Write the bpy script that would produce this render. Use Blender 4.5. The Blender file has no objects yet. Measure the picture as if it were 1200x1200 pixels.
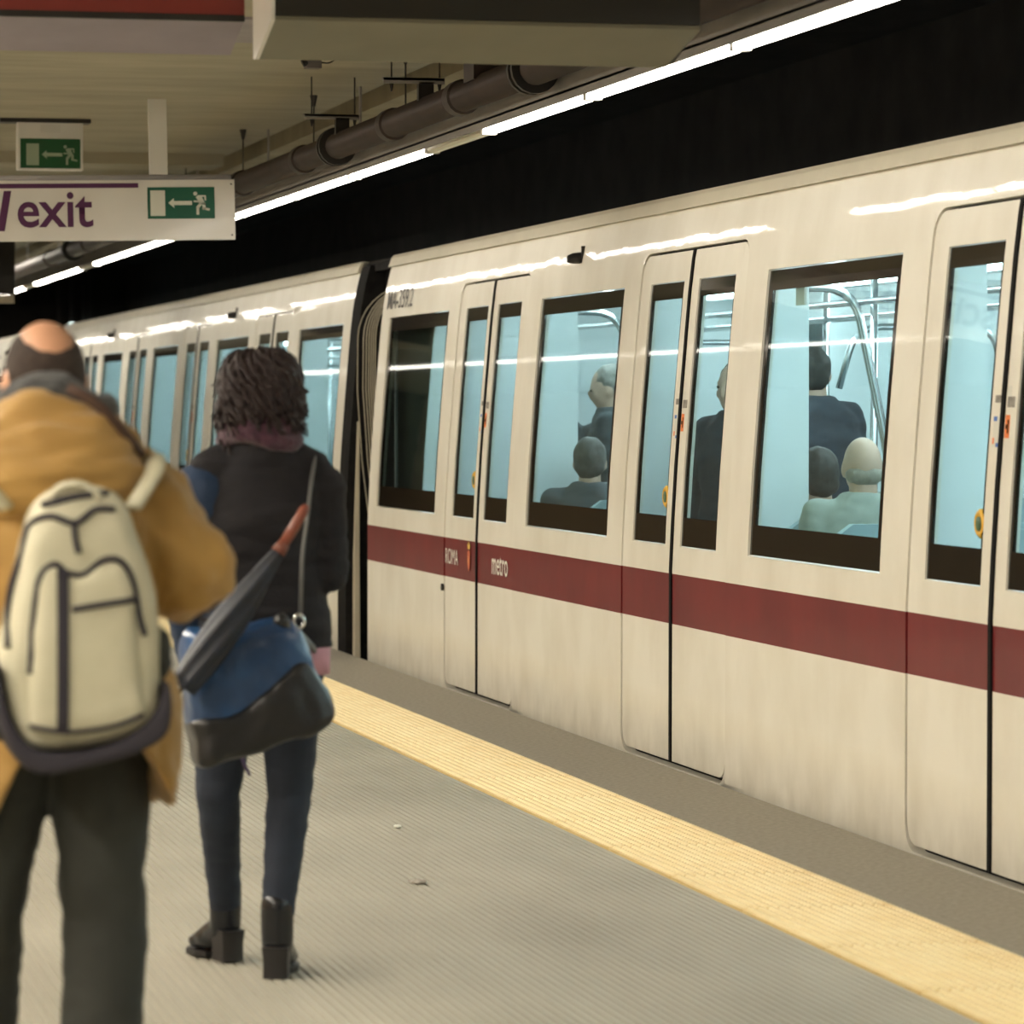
import bpy, bmesh, math, random
from mathutils import Vector, Matrix, noise
from mathutils.bvhtree import BVHTree
random.seed(7)
sc = bpy.context.scene
COL = sc.collection
PI = math.pi

# ------------------------------------------------------------------ camera
FPX = 4350.0                      # focal length in pixels of a 1200 px frame
CAMH = 1.52
YAW, PITCH = math.radians(12.8955), math.radians(1.5683)
cam_d = bpy.data.cameras.new('camera')
cam_d.sensor_width = 36.0
cam_d.lens = FPX / 1200 * 36
cam_d.clip_start, cam_d.clip_end = 0.1, 300
cam_d.dof.use_dof = True
cam_d.dof.focus_distance = 15.5
cam_d.dof.aperture_fstop = 4.6
cam = bpy.data.objects.new('camera', cam_d)
COL.objects.link(cam)
fwd = Vector((math.sin(YAW) * math.cos(PITCH), math.cos(YAW) * math.cos(PITCH), -math.sin(PITCH)))
rgt = Vector((math.cos(YAW), -math.sin(YAW), 0))
upv = rgt.cross(fwd)
cam.matrix_world = Matrix((rgt, upv, -fwd)).transposed().to_4x4()
cam.location = (0, 0, CAMH)
sc.camera = cam

def at(px, py, Y):
    """the point of the photograph (1200 px frame) at track distance Y"""
    v = rgt * ((px - 600) / FPX) + upv * ((600 - py) / FPX) + fwd
    v = v * (Y / v.y)
    return Vector((v.x, v.y, CAMH + v.z))

# ------------------------------------------------------------------ world, exposure
w = bpy.data.worlds.new('world'); sc.world = w; w.use_nodes = True
w.node_tree.nodes['Background'].inputs[0].default_value = (1.0, 0.85, 0.62, 1)
w.node_tree.nodes['Background'].inputs[1].default_value = 0.02
sc.view_settings.view_transform = 'Standard'
sc.view_settings.look = 'None'
sc.view_settings.exposure = 1.0
sc.view_settings.gamma = 1.0
sc.view_settings.use_curve_mapping = False
sc.cycles.use_denoising = True
sc.cycles.max_bounces = 10
sc.cycles.transparent_max_bounces = 16
sc.cycles.sample_clamp_indirect = 6.0
TUBE_POWER, TUBE_COL = 11.0, (1.0, 0.92, 0.80)
PANEL_POWER, PANEL_COL = 30.0, (1.0, 0.91, 0.77)
CARLAMP_POWER, CARLAMP_COL = 11.0, (0.85, 0.97, 1.0)

# ------------------------------------------------------------------ materials
MATS = {}
def mat(name, col, rough=0.5, metal=0.0, var=0.0, vscale=4.0, bump=0.0, bscale=60.0, col2=None,
        coat=0.0, stretch=(1, 1, 1), sheen=0.0, spec=0.5):
    if name in MATS: return MATS[name]
    m = bpy.data.materials.new(name); m.use_nodes = True
    nt = m.node_tree; b = nt.nodes['Principled BSDF']
    b.inputs['Roughness'].default_value = rough; b.inputs['Metallic'].default_value = metal
    b.inputs['Coat Weight'].default_value = coat
    b.inputs['Coat Roughness'].default_value = 0.06
    b.inputs['Specular IOR Level'].default_value = spec
    b.inputs['Sheen Weight'].default_value = sheen
    c = tuple(col) + (1,)
    b.inputs['Base Color'].default_value = c
    tc = nt.nodes.new('ShaderNodeTexCoord'); mp = nt.nodes.new('ShaderNodeMapping')
    mp.inputs['Scale'].default_value = stretch
    nt.links.new(tc.outputs['Object'], mp.inputs[0])
    if var or col2:
        n = nt.nodes.new('ShaderNodeTexNoise'); n.inputs['Scale'].default_value = vscale
        n.inputs['Detail'].default_value = 6
        nt.links.new(mp.outputs[0], n.inputs['Vector'])
        r = nt.nodes.new('ShaderNodeValToRGB')
        r.color_ramp.elements[0].position = 0.3; r.color_ramp.elements[1].position = 0.7
        c2 = tuple(col2) if col2 else tuple(x * (1 - var) for x in col)
        r.color_ramp.elements[0].color = c2 + (1,); r.color_ramp.elements[1].color = c
        nt.links.new(n.outputs['Fac'], r.inputs[0]); nt.links.new(r.outputs[0], b.inputs['Base Color'])
    if bump:
        n2 = nt.nodes.new('ShaderNodeTexNoise'); n2.inputs['Scale'].default_value = bscale
        n2.inputs['Detail'].default_value = 4
        nt.links.new(mp.outputs[0], n2.inputs['Vector'])
        bp = nt.nodes.new('ShaderNodeBump'); bp.inputs['Strength'].default_value = bump
        bp.inputs['Distance'].default_value = 0.02
        nt.links.new(n2.outputs['Fac'], bp.inputs['Height']); nt.links.new(bp.outputs[0], b.inputs['Normal'])
    MATS[name] = m
    return m

def emat(name, col, s):
    m = bpy.data.materials.new(name); m.use_nodes = True
    nt = m.node_tree; nt.nodes.remove(nt.nodes['Principled BSDF'])
    e = nt.nodes.new('ShaderNodeEmission'); e.inputs[0].default_value = tuple(col) + (1,); e.inputs[1].default_value = s
    nt.links.new(e.outputs[0], nt.nodes['Material Output'].inputs[0])
    MATS[name] = m
    return m

def glass_mat(name, tint, ior=1.5):
    m = bpy.data.materials.new(name); m.use_nodes = True
    nt = m.node_tree; nt.nodes.remove(nt.nodes['Principled BSDF'])
    t = nt.nodes.new('ShaderNodeBsdfTransparent'); t.inputs[0].default_value = tuple(tint) + (1,)
    g = nt.nodes.new('ShaderNodeBsdfGlossy'); g.inputs['Roughness'].default_value = 0.02
    f = nt.nodes.new('ShaderNodeLayerWeight'); f.inputs['Blend'].default_value = .5     # thin sheet: same reflectance from both sides
    pw = nt.nodes.new('ShaderNodeMath'); pw.operation = 'POWER'; pw.inputs[1].default_value = 5.0
    ma = nt.nodes.new('ShaderNodeMath'); ma.operation = 'MULTIPLY_ADD'; ma.inputs[1].default_value = .80; ma.inputs[2].default_value = .04
    nt.links.new(f.outputs['Facing'], pw.inputs[0]); nt.links.new(pw.outputs[0], ma.inputs[0])
    mx = nt.nodes.new('ShaderNodeMixShader')
    nt.links.new(ma.outputs[0], mx.inputs[0]); nt.links.new(t.outputs[0], mx.inputs[1]); nt.links.new(g.outputs[0], mx.inputs[2])
    nt.links.new(mx.outputs[0], nt.nodes['Material Output'].inputs[0])
    MATS[name] = m
    return m

def train_paint():
    """cream paint with a maroon waist band, dusty towards the sill, faint ripples in the sheet metal"""
    m = bpy.data.materials.new('train_paint'); m.use_nodes = True
    nt = m.node_tree; b = nt.nodes['Principled BSDF']; L = nt.links
    tc = nt.nodes.new('ShaderNodeTexCoord'); sp = nt.nodes.new('ShaderNodeSeparateXYZ')
    L.new(tc.outputs['Object'], sp.inputs[0])
    def math_(op, a, bb):
        n = nt.nodes.new('ShaderNodeMath'); n.operation = op
        for i, v in enumerate((a, bb)):
            if isinstance(v, (int, float)): n.inputs[i].default_value = v
            else: L.new(v, n.inputs[i])
        return n.outputs[0]
    band = math_('MULTIPLY', math_('GREATER_THAN', sp.outputs['Z'], 0.603), math_('LESS_THAN', sp.outputs['Z'], 0.819))
    mp = nt.nodes.new('ShaderNodeMapping'); mp.inputs['Scale'].default_value = (1, 1.3, 0.9)
    L.new(tc.outputs['Object'], mp.inputs[0])
    n1 = nt.nodes.new('ShaderNodeTexNoise'); n1.inputs['Scale'].default_value = 2.2; n1.inputs['Detail'].default_value = 8
    L.new(mp.outputs[0], n1.inputs['Vector'])
    cr = nt.nodes.new('ShaderNodeValToRGB')
    cr.color_ramp.elements[0].position = .32; cr.color_ramp.elements[1].position = .62
    cr.color_ramp.elements[0].color = (.75, .72, .62, 1); cr.color_ramp.elements[1].color = (.83, .81, .72, 1)
    L.new(n1.outputs['Fac'], cr.inputs[0])
    mr = nt.nodes.new('ShaderNodeValToRGB')
    mr.color_ramp.elements[0].position = .3; mr.color_ramp.elements[1].position = .7
    mr.color_ramp.elements[0].color = (.14, .011, .014, 1); mr.color_ramp.elements[1].color = (.185, .016, .018, 1)
    L.new(n1.outputs['Fac'], mr.inputs[0])
    # brake dust low on the side
    n3 = nt.nodes.new('ShaderNodeTexNoise'); n3.inputs['Scale'].default_value = 5; n3.inputs['Detail'].default_value = 8
    L.new(mp.outputs[0], n3.inputs['Vector'])
    mrng = nt.nodes.new('ShaderNodeMapRange'); mrng.inputs['From Min'].default_value = .30; mrng.inputs['From Max'].default_value = 0.0
    L.new(sp.outputs['Z'], mrng.inputs['Value'])
    dust = math_('MULTIPLY', math_('MULTIPLY', mrng.outputs[0], n3.outputs['Fac']), 0.75)
    mixd = nt.nodes.new('ShaderNodeMix'); mixd.data_type = 'RGBA'
    L.new(dust, mixd.inputs[0]); L.new(cr.outputs[0], mixd.inputs[6]); mixd.inputs[7].default_value = (.30, .27, .20, 1)
    mixb = nt.nodes.new('ShaderNodeMix'); mixb.data_type = 'RGBA'
    L.new(band, mixb.inputs[0]); L.new(mixd.outputs[2], mixb.inputs[6]); L.new(mr.outputs[0], mixb.inputs[7])
    L.new(mixb.outputs[2], b.inputs['Base Color'])
    b.inputs['Roughness'].default_value = .5; b.inputs['Specular IOR Level'].default_value = .25
    b.inputs['Coat Weight'].default_value = .32; b.inputs['Coat Roughness'].default_value = .035
    n2 = nt.nodes.new('ShaderNodeTexNoise'); n2.inputs['Scale'].default_value = 2.4; n2.inputs['Detail'].default_value = 3
    L.new(tc.outputs['Object'], n2.inputs['Vector'])
    bp = nt.nodes.new('ShaderNodeBump'); bp.inputs['Strength'].default_value = .25; bp.inputs['Distance'].default_value = .012
    L.new(n2.outputs['Fac'], bp.inputs['Height']); L.new(bp.outputs[0], b.inputs['Normal']); L.new(bp.outputs[0], b.inputs['Coat Normal'])
    MATS['train_paint'] = m
    return m

PAINT = train_paint()
GLASS = glass_mat('window_glass', (.80, .92, .92), 1.6)
FRIT = mat('black_glass_border', (.016, .012, .008), .08, var=.3, spec=.35)
RUBBER = mat('black_rubber', (.008, .0075, .008), .8, bump=.1, spec=.15)
LINING = mat('car_lining', (.78, .82, .82), .45, var=.06)
STEEL = mat('brushed_steel', (.72, .74, .74), .22, 1.0)
DARKMET = mat('dark_metal', (.03, .027, .025), .5, .3, var=.4)
WHITEMET = mat('white_enamel', (.72, .70, .66), .4, var=.08)
SIGNWHITE = mat('sign_white', (.74, .71, .66), .16, var=.05, coat=.3)
PURPLE = mat('sign_purple', (.085, .016, .075), .4)
GREEN = mat('sign_green', (.008, .105, .06), .35, var=.15)
PALE = mat('sign_pale', (.66, .66, .58), .4)
TUBE = emat('lit_tube', TUBE_COL, TUBE_POWER)
FARFILLM = emat('far_fill_panel', PANEL_COL, 14.0)
LINEM = emat('lit_line', PANEL_COL, 6.0)
PANELM = emat('lit_panel', PANEL_COL, PANEL_POWER)
OFFTUBE = mat('unlit_tube', (.80, .76, .62), .35)
CARLAMP = emat('car_lamp', CARLAMP_COL, CARLAMP_POWER)
SKIN = mat('skin', (.62, .33, .20), .45, var=.15, vscale=9)
SKINP = mat('skin_pale', (.60, .40, .30), .5, var=.1, vscale=9)

# ------------------------------------------------------------------ mesh helpers
class MB:
    def __init__(s): s.v, s.f, s.m = [], [], []
    def add(s, vs, fs, mi=0):
        o = len(s.v); s.v += [tuple(p) for p in vs]; s.f += [tuple(i + o for i in f) for f in fs]; s.m += [mi] * len(fs); return s
    def box(s, x0, x1, y0, y1, z0, z1, mi=0):
        vs = [(x, y, z) for z in (z0, z1) for y in (y0, y1) for x in (x0, x1)]
        return s.add(vs, [(0, 2, 3, 1), (4, 5, 7, 6), (0, 1, 5, 4), (2, 6, 7, 3), (0, 4, 6, 2), (1, 3, 7, 5)], mi)
    def tube(s, pts, rad, n=10, mi=0, cap=True, flat=1.0):
        pts = [Vector(p) for p in pts]
        if isinstance(rad, (int, float)): rad = [rad] * len(pts)
        rings = []; prev = None
        for i, p in enumerate(pts):
            t = (pts[min(i + 1, len(pts) - 1)] - pts[max(i - 1, 0)]).normalized()
            if prev is None:
                a = Vector((0, 0, 1)) if abs(t.z) < .9 else Vector((1, 0, 0))
                u = t.cross(a).normalized()
            else:
                u = (prev - t * prev.dot(t)).normalized()
            prev = u; v = t.cross(u)
            rings.append([p + (u * math.cos(2 * PI * k / n) + v * math.sin(2 * PI * k / n) * flat) * rad[i] for k in range(n)])
        return s.loft(rings, cap, mi)
    def loft(s, rings, cap=True, mi=0):
        n = len(rings[0]); vs = [p for r in rings for p in r]; fs = []
        for i in range(len(rings) - 1):
            for k in range(n):
                a, b = i * n + k, i * n + (k + 1) % n
                fs.append((a, b, b + n, a + n))
        if cap:
            fs.append(tuple(range(n - 1, -1, -1))); fs.append(tuple((len(rings) - 1) * n + k for k in range(n)))
        return s.add(vs, fs, mi)
    def torso(s, rings, n=28, e=2.3, mi=0):
        """rings: (cx, cy, cz, rx, ry) horizontal superellipses"""
        R = []
        for cx, cy, cz, rx, ry in rings:
            r = []
            for k in range(n):
                c, q = math.cos(2 * PI * k / n), math.sin(2 * PI * k / n)
                r.append((cx + rx * math.copysign(abs(c) ** (2 / e), c), cy + ry * math.copysign(abs(q) ** (2 / e), q), cz))
            R.append(r)
        return s.loft(R, True, mi)
    def ell(s, c, r, n=16, rings=10, rot=None, mi=0):
        c = Vector(c); M = rot or Matrix.Identity(3); R = []
        vs = [c + M @ Vector((0, 0, -r[2]))]
        for i in range(1, rings):
            a = -PI / 2 + PI * i / rings
            for k in range(n):
                t = 2 * PI * k / n
                vs.append(c + M @ Vector((r[0] * math.cos(a) * math.cos(t), r[1] * math.cos(a) * math.sin(t), r[2] * math.sin(a))))
        vs.append(c + M @ Vector((0, 0, r[2]))); fs = []
        for k in range(n): fs.append((0, 1 + (k + 1) % n, 1 + k))
        for i in range(rings - 2):
            for k in range(n):
                a, b = 1 + i * n + k, 1 + i * n + (k + 1) % n
                fs.append((a, b, b + n, a + n))
        t = len(vs) - 1
        for k in range(n): fs.append((t, t - n + k, t - n + (k + 1) % n))
        return s.add(vs, fs, mi)
    def limb(s, pts, rad, n=14):
        """tapered tube with a ball at each joint"""
        P = [Vector(p) for p in pts]; q, r = [], []
        for i in range(len(P) - 1):
            for k in range(6):
                t = k / 6; q.append(P[i].lerp(P[i + 1], t)); r.append(rad[i] * (1 - t) + rad[i + 1] * t)
        q.append(P[-1]); r.append(rad[-1])
        s.tube(q, r, n)
        for p, rr in zip(P, rad): s.ell(p, (rr, rr, rr), 12, 8)
        return s
    def poly(s, pts, org, ux, uy, depth, mi=0):
        """extruded polygon: pts in (u, v), thickness along ux x uy"""
        org, ux, uy = Vector(org), Vector(ux), Vector(uy); nz = ux.cross(uy).normalized() * depth
        n = len(pts); a = [org + ux * u + uy * v for u, v in pts]
        return s.add(a + [p + nz for p in a], [tuple(range(n - 1, -1, -1)), tuple(range(n, 2 * n))] +
                     [(i, (i + 1) % n, (i + 1) % n + n, i + n) for i in range(n)], mi)
    def mesh(s, name, mats, smooth=False):
        me = bpy.data.meshes.new(name); me.from_pydata(s.v, [], s.f)
        for m in (mats if isinstance(mats, (list, tuple)) else [mats]): me.materials.append(m)
        me.polygons.foreach_set('material_index', s.m)
        if smooth: me.polygons.foreach_set('use_smooth', [True] * len(me.polygons))
        me.update(); return me
    def build(s, name, mats, parent=None, smooth=False, loc=None, sharp=None):
        o = link(name, s.mesh(name, mats, smooth), parent, loc)
        if sharp: auto_sharp(o.data, sharp)
        return o

def auto_sharp(me, deg=35):
    bm = bmesh.new(); bm.from_mesh(me); lim = math.radians(deg)
    for f in bm.faces: f.smooth = True
    for e in bm.edges:
        e.smooth = not (len(e.link_faces) == 2 and e.calc_face_angle(0) > lim)
    bm.to_mesh(me); bm.free()

def link(name, data, parent=None, loc=None):
    o = bpy.data.objects.new(name, data); COL.objects.link(o)
    if parent: o.parent = parent
    if loc is not None: o.location = loc
    return o

def tag(o, label=None, cat=None, group=None, kind=None):
    if label: o['label'] = label
    if cat: o['category'] = cat
    if group: o['group'] = group
    if kind: o['kind'] = kind
    return o

def thing(name, label, cat, loc=(0, 0, 0), group=None, rz=0):
    o = link(name, None, None, loc); o.rotation_euler = (0, 0, rz); o.empty_display_size = .1
    return tag(o, label, cat, group)

def copy_tree(o, parent=None):
    c = o.copy(); COL.objects.link(c)
    if parent: c.parent = parent
    for ch in list(KIDS(o)): copy_tree(ch, c)
    return c
def KIDS(o): return [x for x in bpy.data.objects if x.parent == o]

def fuse(mb, name, mats, parent=None, voxel=.008, amp=0.0, freq=(8, 8, 8), smooth=4, post=None, seed=0.0, fine=0.0):
    """one continuous skin over overlapping volumes, with soft cloth-like folds"""
    me = mb.mesh('tmp', mats)
    ob = bpy.data.objects.new('tmp', me); COL.objects.link(ob)
    md = ob.modifiers.new('r', 'REMESH'); md.mode = 'VOXEL'; md.voxel_size = voxel; md.use_smooth_shade = True
    if smooth:
        ms = ob.modifiers.new('s', 'SMOOTH'); ms.factor = .5; ms.iterations = smooth
    dg = bpy.context.evaluated_depsgraph_get()
    res = bpy.data.meshes.new_from_object(ob.evaluated_get(dg)); res.name = name
    bpy.data.objects.remove(ob); bpy.data.meshes.remove(me)
    if amp or post or fine:
        N = [v.normal.copy() for v in res.vertices]
        for v, nn in zip(res.vertices, N):
            p = v.co.copy()
            if post: p = post(p)
            if amp:
                q = Vector((p.x * freq[0] + seed, p.y * freq[1], p.z * freq[2]))
                h = noise.noise(q) + .5 * noise.noise(q * 2.1)
                p = p + nn * (h * amp)
            if fine: p = p + nn * noise.noise(p * 45) * fine
            v.co = p
        res.update()
    res.polygons.foreach_set('use_smooth', [True] * len(res.polygons))
    res.materials.clear()
    for m in (mats if isinstance(mats, (list, tuple)) else [mats]): res.materials.append(m)
    return link(name, res, parent)

def text(body, name, M, width, height, m, parent=None, bold=0.0, depth=.002):
    """lettering fitted to width x height, lower-left corner at the origin of M"""
    cu = bpy.data.curves.new('t', 'FONT'); cu.body = body; cu.size = 1; cu.offset = bold; cu.resolution_u = 4
    ob = bpy.data.objects.new('t', cu); COL.objects.link(ob)
    me = bpy.data.meshes.new_from_object(ob.evaluated_get(bpy.context.evaluated_depsgraph_get()))
    bpy.data.objects.remove(ob)
    xs = [v.co.x for v in me.vertices]; ys = [v.co.y for v in me.vertices]
    x0, y0 = min(xs), min(ys); sx, sy = width / (max(xs) - x0), height / (max(ys) - y0)
    for v in me.vertices: v.co = M @ Vector(((v.co.x - x0) * sx, (v.co.y - y0) * sy, depth))
    me.materials.clear(); me.materials.append(m); me.name = name
    return link(name, me, parent)

# ------------------------------------------------------------------ setting
PE = 4.17           # platform edge
CEIL = 3.2
concrete = mat('coping_concrete', (.31, .285, .225), .75, col2=(.22, .20, .155), vscale=45, bump=.12, bscale=140)
rubberfloor = mat('ribbed_grey_flooring', (.40, .375, .30), .48, col2=(.30, .28, .22), vscale=1.6, bump=.05, bscale=200, stretch=(1, .5, 1))
ceilm = mat('ceiling_concrete', (.42, .385, .29), .85, col2=(.31, .285, .21), vscale=2.0, bump=.15, bscale=30, stretch=(.6, 1.6, 1))
black = mat('tunnel_black', (.034, .030, .026), .9, var=.6, vscale=3)
wallm = mat('platform_wall', (.30, .21, .11), .4, col2=(.22, .15, .08), vscale=2)
Y0, Y1 = -6, 62

fl = MB().box(-4.0, 3.19, Y0, Y1, -.35, -.006).box(3.19, 3.68, Y0, Y1, -.35, -.010).box(3.68, PE, Y0, Y1, -.35, 0.0, 1).box(PE, 8.0, Y0, Y1, -1.3, -1.15, 2)
floor = tag(fl.build('floor', [rubberfloor, concrete, black]), kind='structure')
# raised ribs along the platform
rb = MB(); x = -3.0
while x < 3.165:
    y0 = 5.0
    rb.add([(x, y0, -.006), (x + .0015, y0, .0), (x + .0190, y0, .0), (x + .0205, y0, -.006),
            (x, Y1, -.006), (x + .0015, Y1, .0), (x + .0190, Y1, .0), (x + .0205, Y1, -.006)],
           [(0, 1, 5, 4), (1, 2, 6, 5), (2, 3, 7, 6), (0, 3, 2, 1)])
    x += .0276
tag(rb.build('floor_ribs', rubberfloor, floor), kind='stuff')
# yellow tactile tiles
tilem = [mat('yellow_tactile', (.78, .61, .29), .55, col2=(.70, .50, .20), vscale=6, bump=.05), mat('worn_stud_yellow', (.88, .76, .47), .5, col2=(.82, .66, .35), vscale=7)]
tl = MB().box(.004, .486, .008, .812, -.01, .002)
for i in range(14):
    for j in range(24):
        cx, cy = .026 + i * .0337, .022 + j * .0335
        vs = []
        for r, z in ((.0130, .002), (.0085, .0095)):
            vs += [(cx + r * math.cos(k * PI / 3), cy + r * math.sin(k * PI / 3), z) for k in range(6)]
        tl.add(vs, [(k, (k + 1) % 6, 6 + (k + 1) % 6, 6 + k) for k in range(6)] + [tuple(range(6, 12))], 1)
tme = tl.mesh('tactile_tile', tilem)
for k in range(38):
    link('tactile_tile', tme, floor, (3.19, 5.9 + .82 * k, .0))

cl = MB().box(-4.0, 3.64, Y0, Y1, CEIL, CEIL + .3).box(3.86, 4.3, Y0, Y1, CEIL, CEIL + .3).box(3.64, 3.86, Y0, Y1, CEIL + .10, CEIL + .3)
tag(cl.build('ceiling', ceilm), kind='structure')
tag(MB().box(4.3, 8.2, Y0, Y1, 3.9, 4.1).box(4.30, 4.36, Y0, Y1, 3.2, 3.95).build('ceiling_tunnel', black), kind='structure')
tag(MB().box(7.6, 7.8, Y0, Y1, -1.3, 4.0).build('wall_right', black), kind='structure')
tag(MB().box(-4.2, -4.0, Y0, Y1, -.3, CEIL).build('wall_left', wallm), kind='structure')
tag(MB().box(-4.2, 8.0, Y1, Y1 + .2, -1.3, 4.0).build('wall_back', black), kind='structure')
# downstand concrete beam across the ceiling
tag(MB().box(-4.0, 3.6, 24.2, 24.7, 3.125, CEIL).build('trim_1', ceilm), kind='structure')
tag(MB().box(-3.99, 3.4, 15.75, 16.75, 3.188, CEIL).build('trim_2', mat('lilac_grey_paint', (.34, .31, .33), .7, var=.2)), kind='structure')

# light tray above the platform edge
traym = mat('tray_grey', (.30, .285, .27), .55, var=.2, vscale=3)
ty = MB().box(3.475, 3.488, 0, 41, 2.743, 2.842).box(3.475, 3.63, 0, 41, 2.771, 2.781).box(3.617, 3.63, 0, 41, 2.771, 2.84)
for y in range(1, 41, 3): ty.box(3.54, 3.55, y, y + .03, 2.775, CEIL)
tag(ty.build('trim_3', traym), kind='structure')

# strip lights
def strip_light(y0, y1, lit, label, group=None, x=3.56, z=2.771):
    t = thing('strip_light', label, 'light', (x, y0, z), group)
    L = y1 - y0
    MB().box(-.035, .035, 0, L, -.008, 0).build('housing', traym, t)
    b = MB()
    r = [(-.03, -.008), (-.028, -.026), (-.015, -.036), (.015, -.036), (.028, -.026), (.03, -.008)]
    b.loft([[(px, .012, pz) for px, pz in r], [(px, L - .012, pz) for px, pz in r]])
    b.build('diffuser', TUBE if lit else OFFTUBE, t)
    for e in (0, L - .012): MB().box(-.033, .033, e, e + .012, -.038, 0).build('end_cap', WHITEMET, t)
    return t
ORD = ['first', 'second', 'third', 'fourth', 'fifth', 'sixth', 'seventh', 'eighth', 'ninth', 'tenth', 'eleventh', 'twelfth', 'thirteenth', 'fourteenth', 'fifteenth']
seg = [(10.05, 12.08, 1), (12.1, 14.12, 1), (14.15, 16.0, 1), (16.02, 17.23, 0), (17.25, 19.25, 1), (19.28, 21.2, 1), (21.22, 23.2, 1),
       (23.22, 25.3, 1), (25.32, 27.42, 1), (27.45, 29.45, 1), (29.48, 31.15, 1), (31.18, 32.2, 0), (32.22, 34.2, 1), (34.22, 36.25, 1),
       (36.28, 37.3, 0), (37.32, 39.0, 1), (39.02, 40.5, 1)]
nl = nu = 0
for a, b_, lit in seg:
    if lit:
        lab = 'glowing white strip light above the platform edge, %s lit one from the upper right' % ORD[nl]; nl += 1
    else:
        lab = 'unlit cream strip light above the platform edge, %s dark one from the upper right' % ORD[nu]; nu += 1
    strip_light(a, b_, lit, lab, 'strip lights over the platform edge')
for k in range(5):
    strip_light(k * 2.02 - .05, k * 2.02 + 1.95, True, 'glowing strip light over the platform edge nearer than the hanging box, %s along it' % ORD[k], 'strip lights nearer than the frame')
# second unseen row on the left, panels widened and placed to light the train
for k in range(7):
    t = thing('unseen_light_panel', 'unseen ceiling light, widened as fill, over the left of the platform, %s along it' % ORD[k], 'light', (-1.6, -6 + k * 4.6, CEIL), 'unseen ceiling lights on the left of the platform')
    MB().box(-.17, .17, 0, 4.5, -.05, 0).build('housing', traym, t); MB().box(-.15, .15, .03, 4.47, -.062, -.05).build('diffuser', PANELM, t)
for k in range(6):
    t = thing('line_light', 'thin line light high on the left of the platform, %s along it' % ORD[k], 'light', (-1.6, 26.2 + k * 5.8, CEIL - .06), 'line lights on the left of the platform')
    MB().box(-.03, .03, 0, 5.75, .01, .06).build('housing', traym, t); MB().box(-.02, .02, .02, 5.73, 0, .01).build('diffuser', LINEM, t)

for k in range(6):  # unseen panels added to brighten the far carriages
    t = thing('unseen_light_panel', 'added unseen fill light far down the platform beyond the exit sign, %s along it' % ORD[k], 'light', (2.83, 34.4 + k * 4.6, CEIL), 'added fill lights far down the platform')
    MB().box(-.12, .12, 0, 4.5, -.05, 0).build('housing', traym, t); MB().box(-.10, .10, .03, 4.47, -.062, -.05).build('diffuser', FARFILLM, t)

# ------------------------------------------------------------------ metro cars
D = 4.22; CW = 2.78; CL = 17.99
PRZ = [-.6, .0, .833, 1.05, 1.273, 1.58, 1.886, 2.03, 2.174, 2.25, 2.326, 2.39, 2.452]
PRO = [.03, .0, .001, .011, .024, .047, .073, .086, .103, .1170, .1335, .1495, .168]
def off(z):
    if z <= PRZ[0]: return PRO[0]
    for i in range(len(PRZ) - 1):
        if z <= PRZ[i + 1]:
            t = (z - PRZ[i]) / (PRZ[i + 1] - PRZ[i]); return PRO[i] + t * (PRO[i + 1] - PRO[i])
    return PRO[-1]

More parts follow.
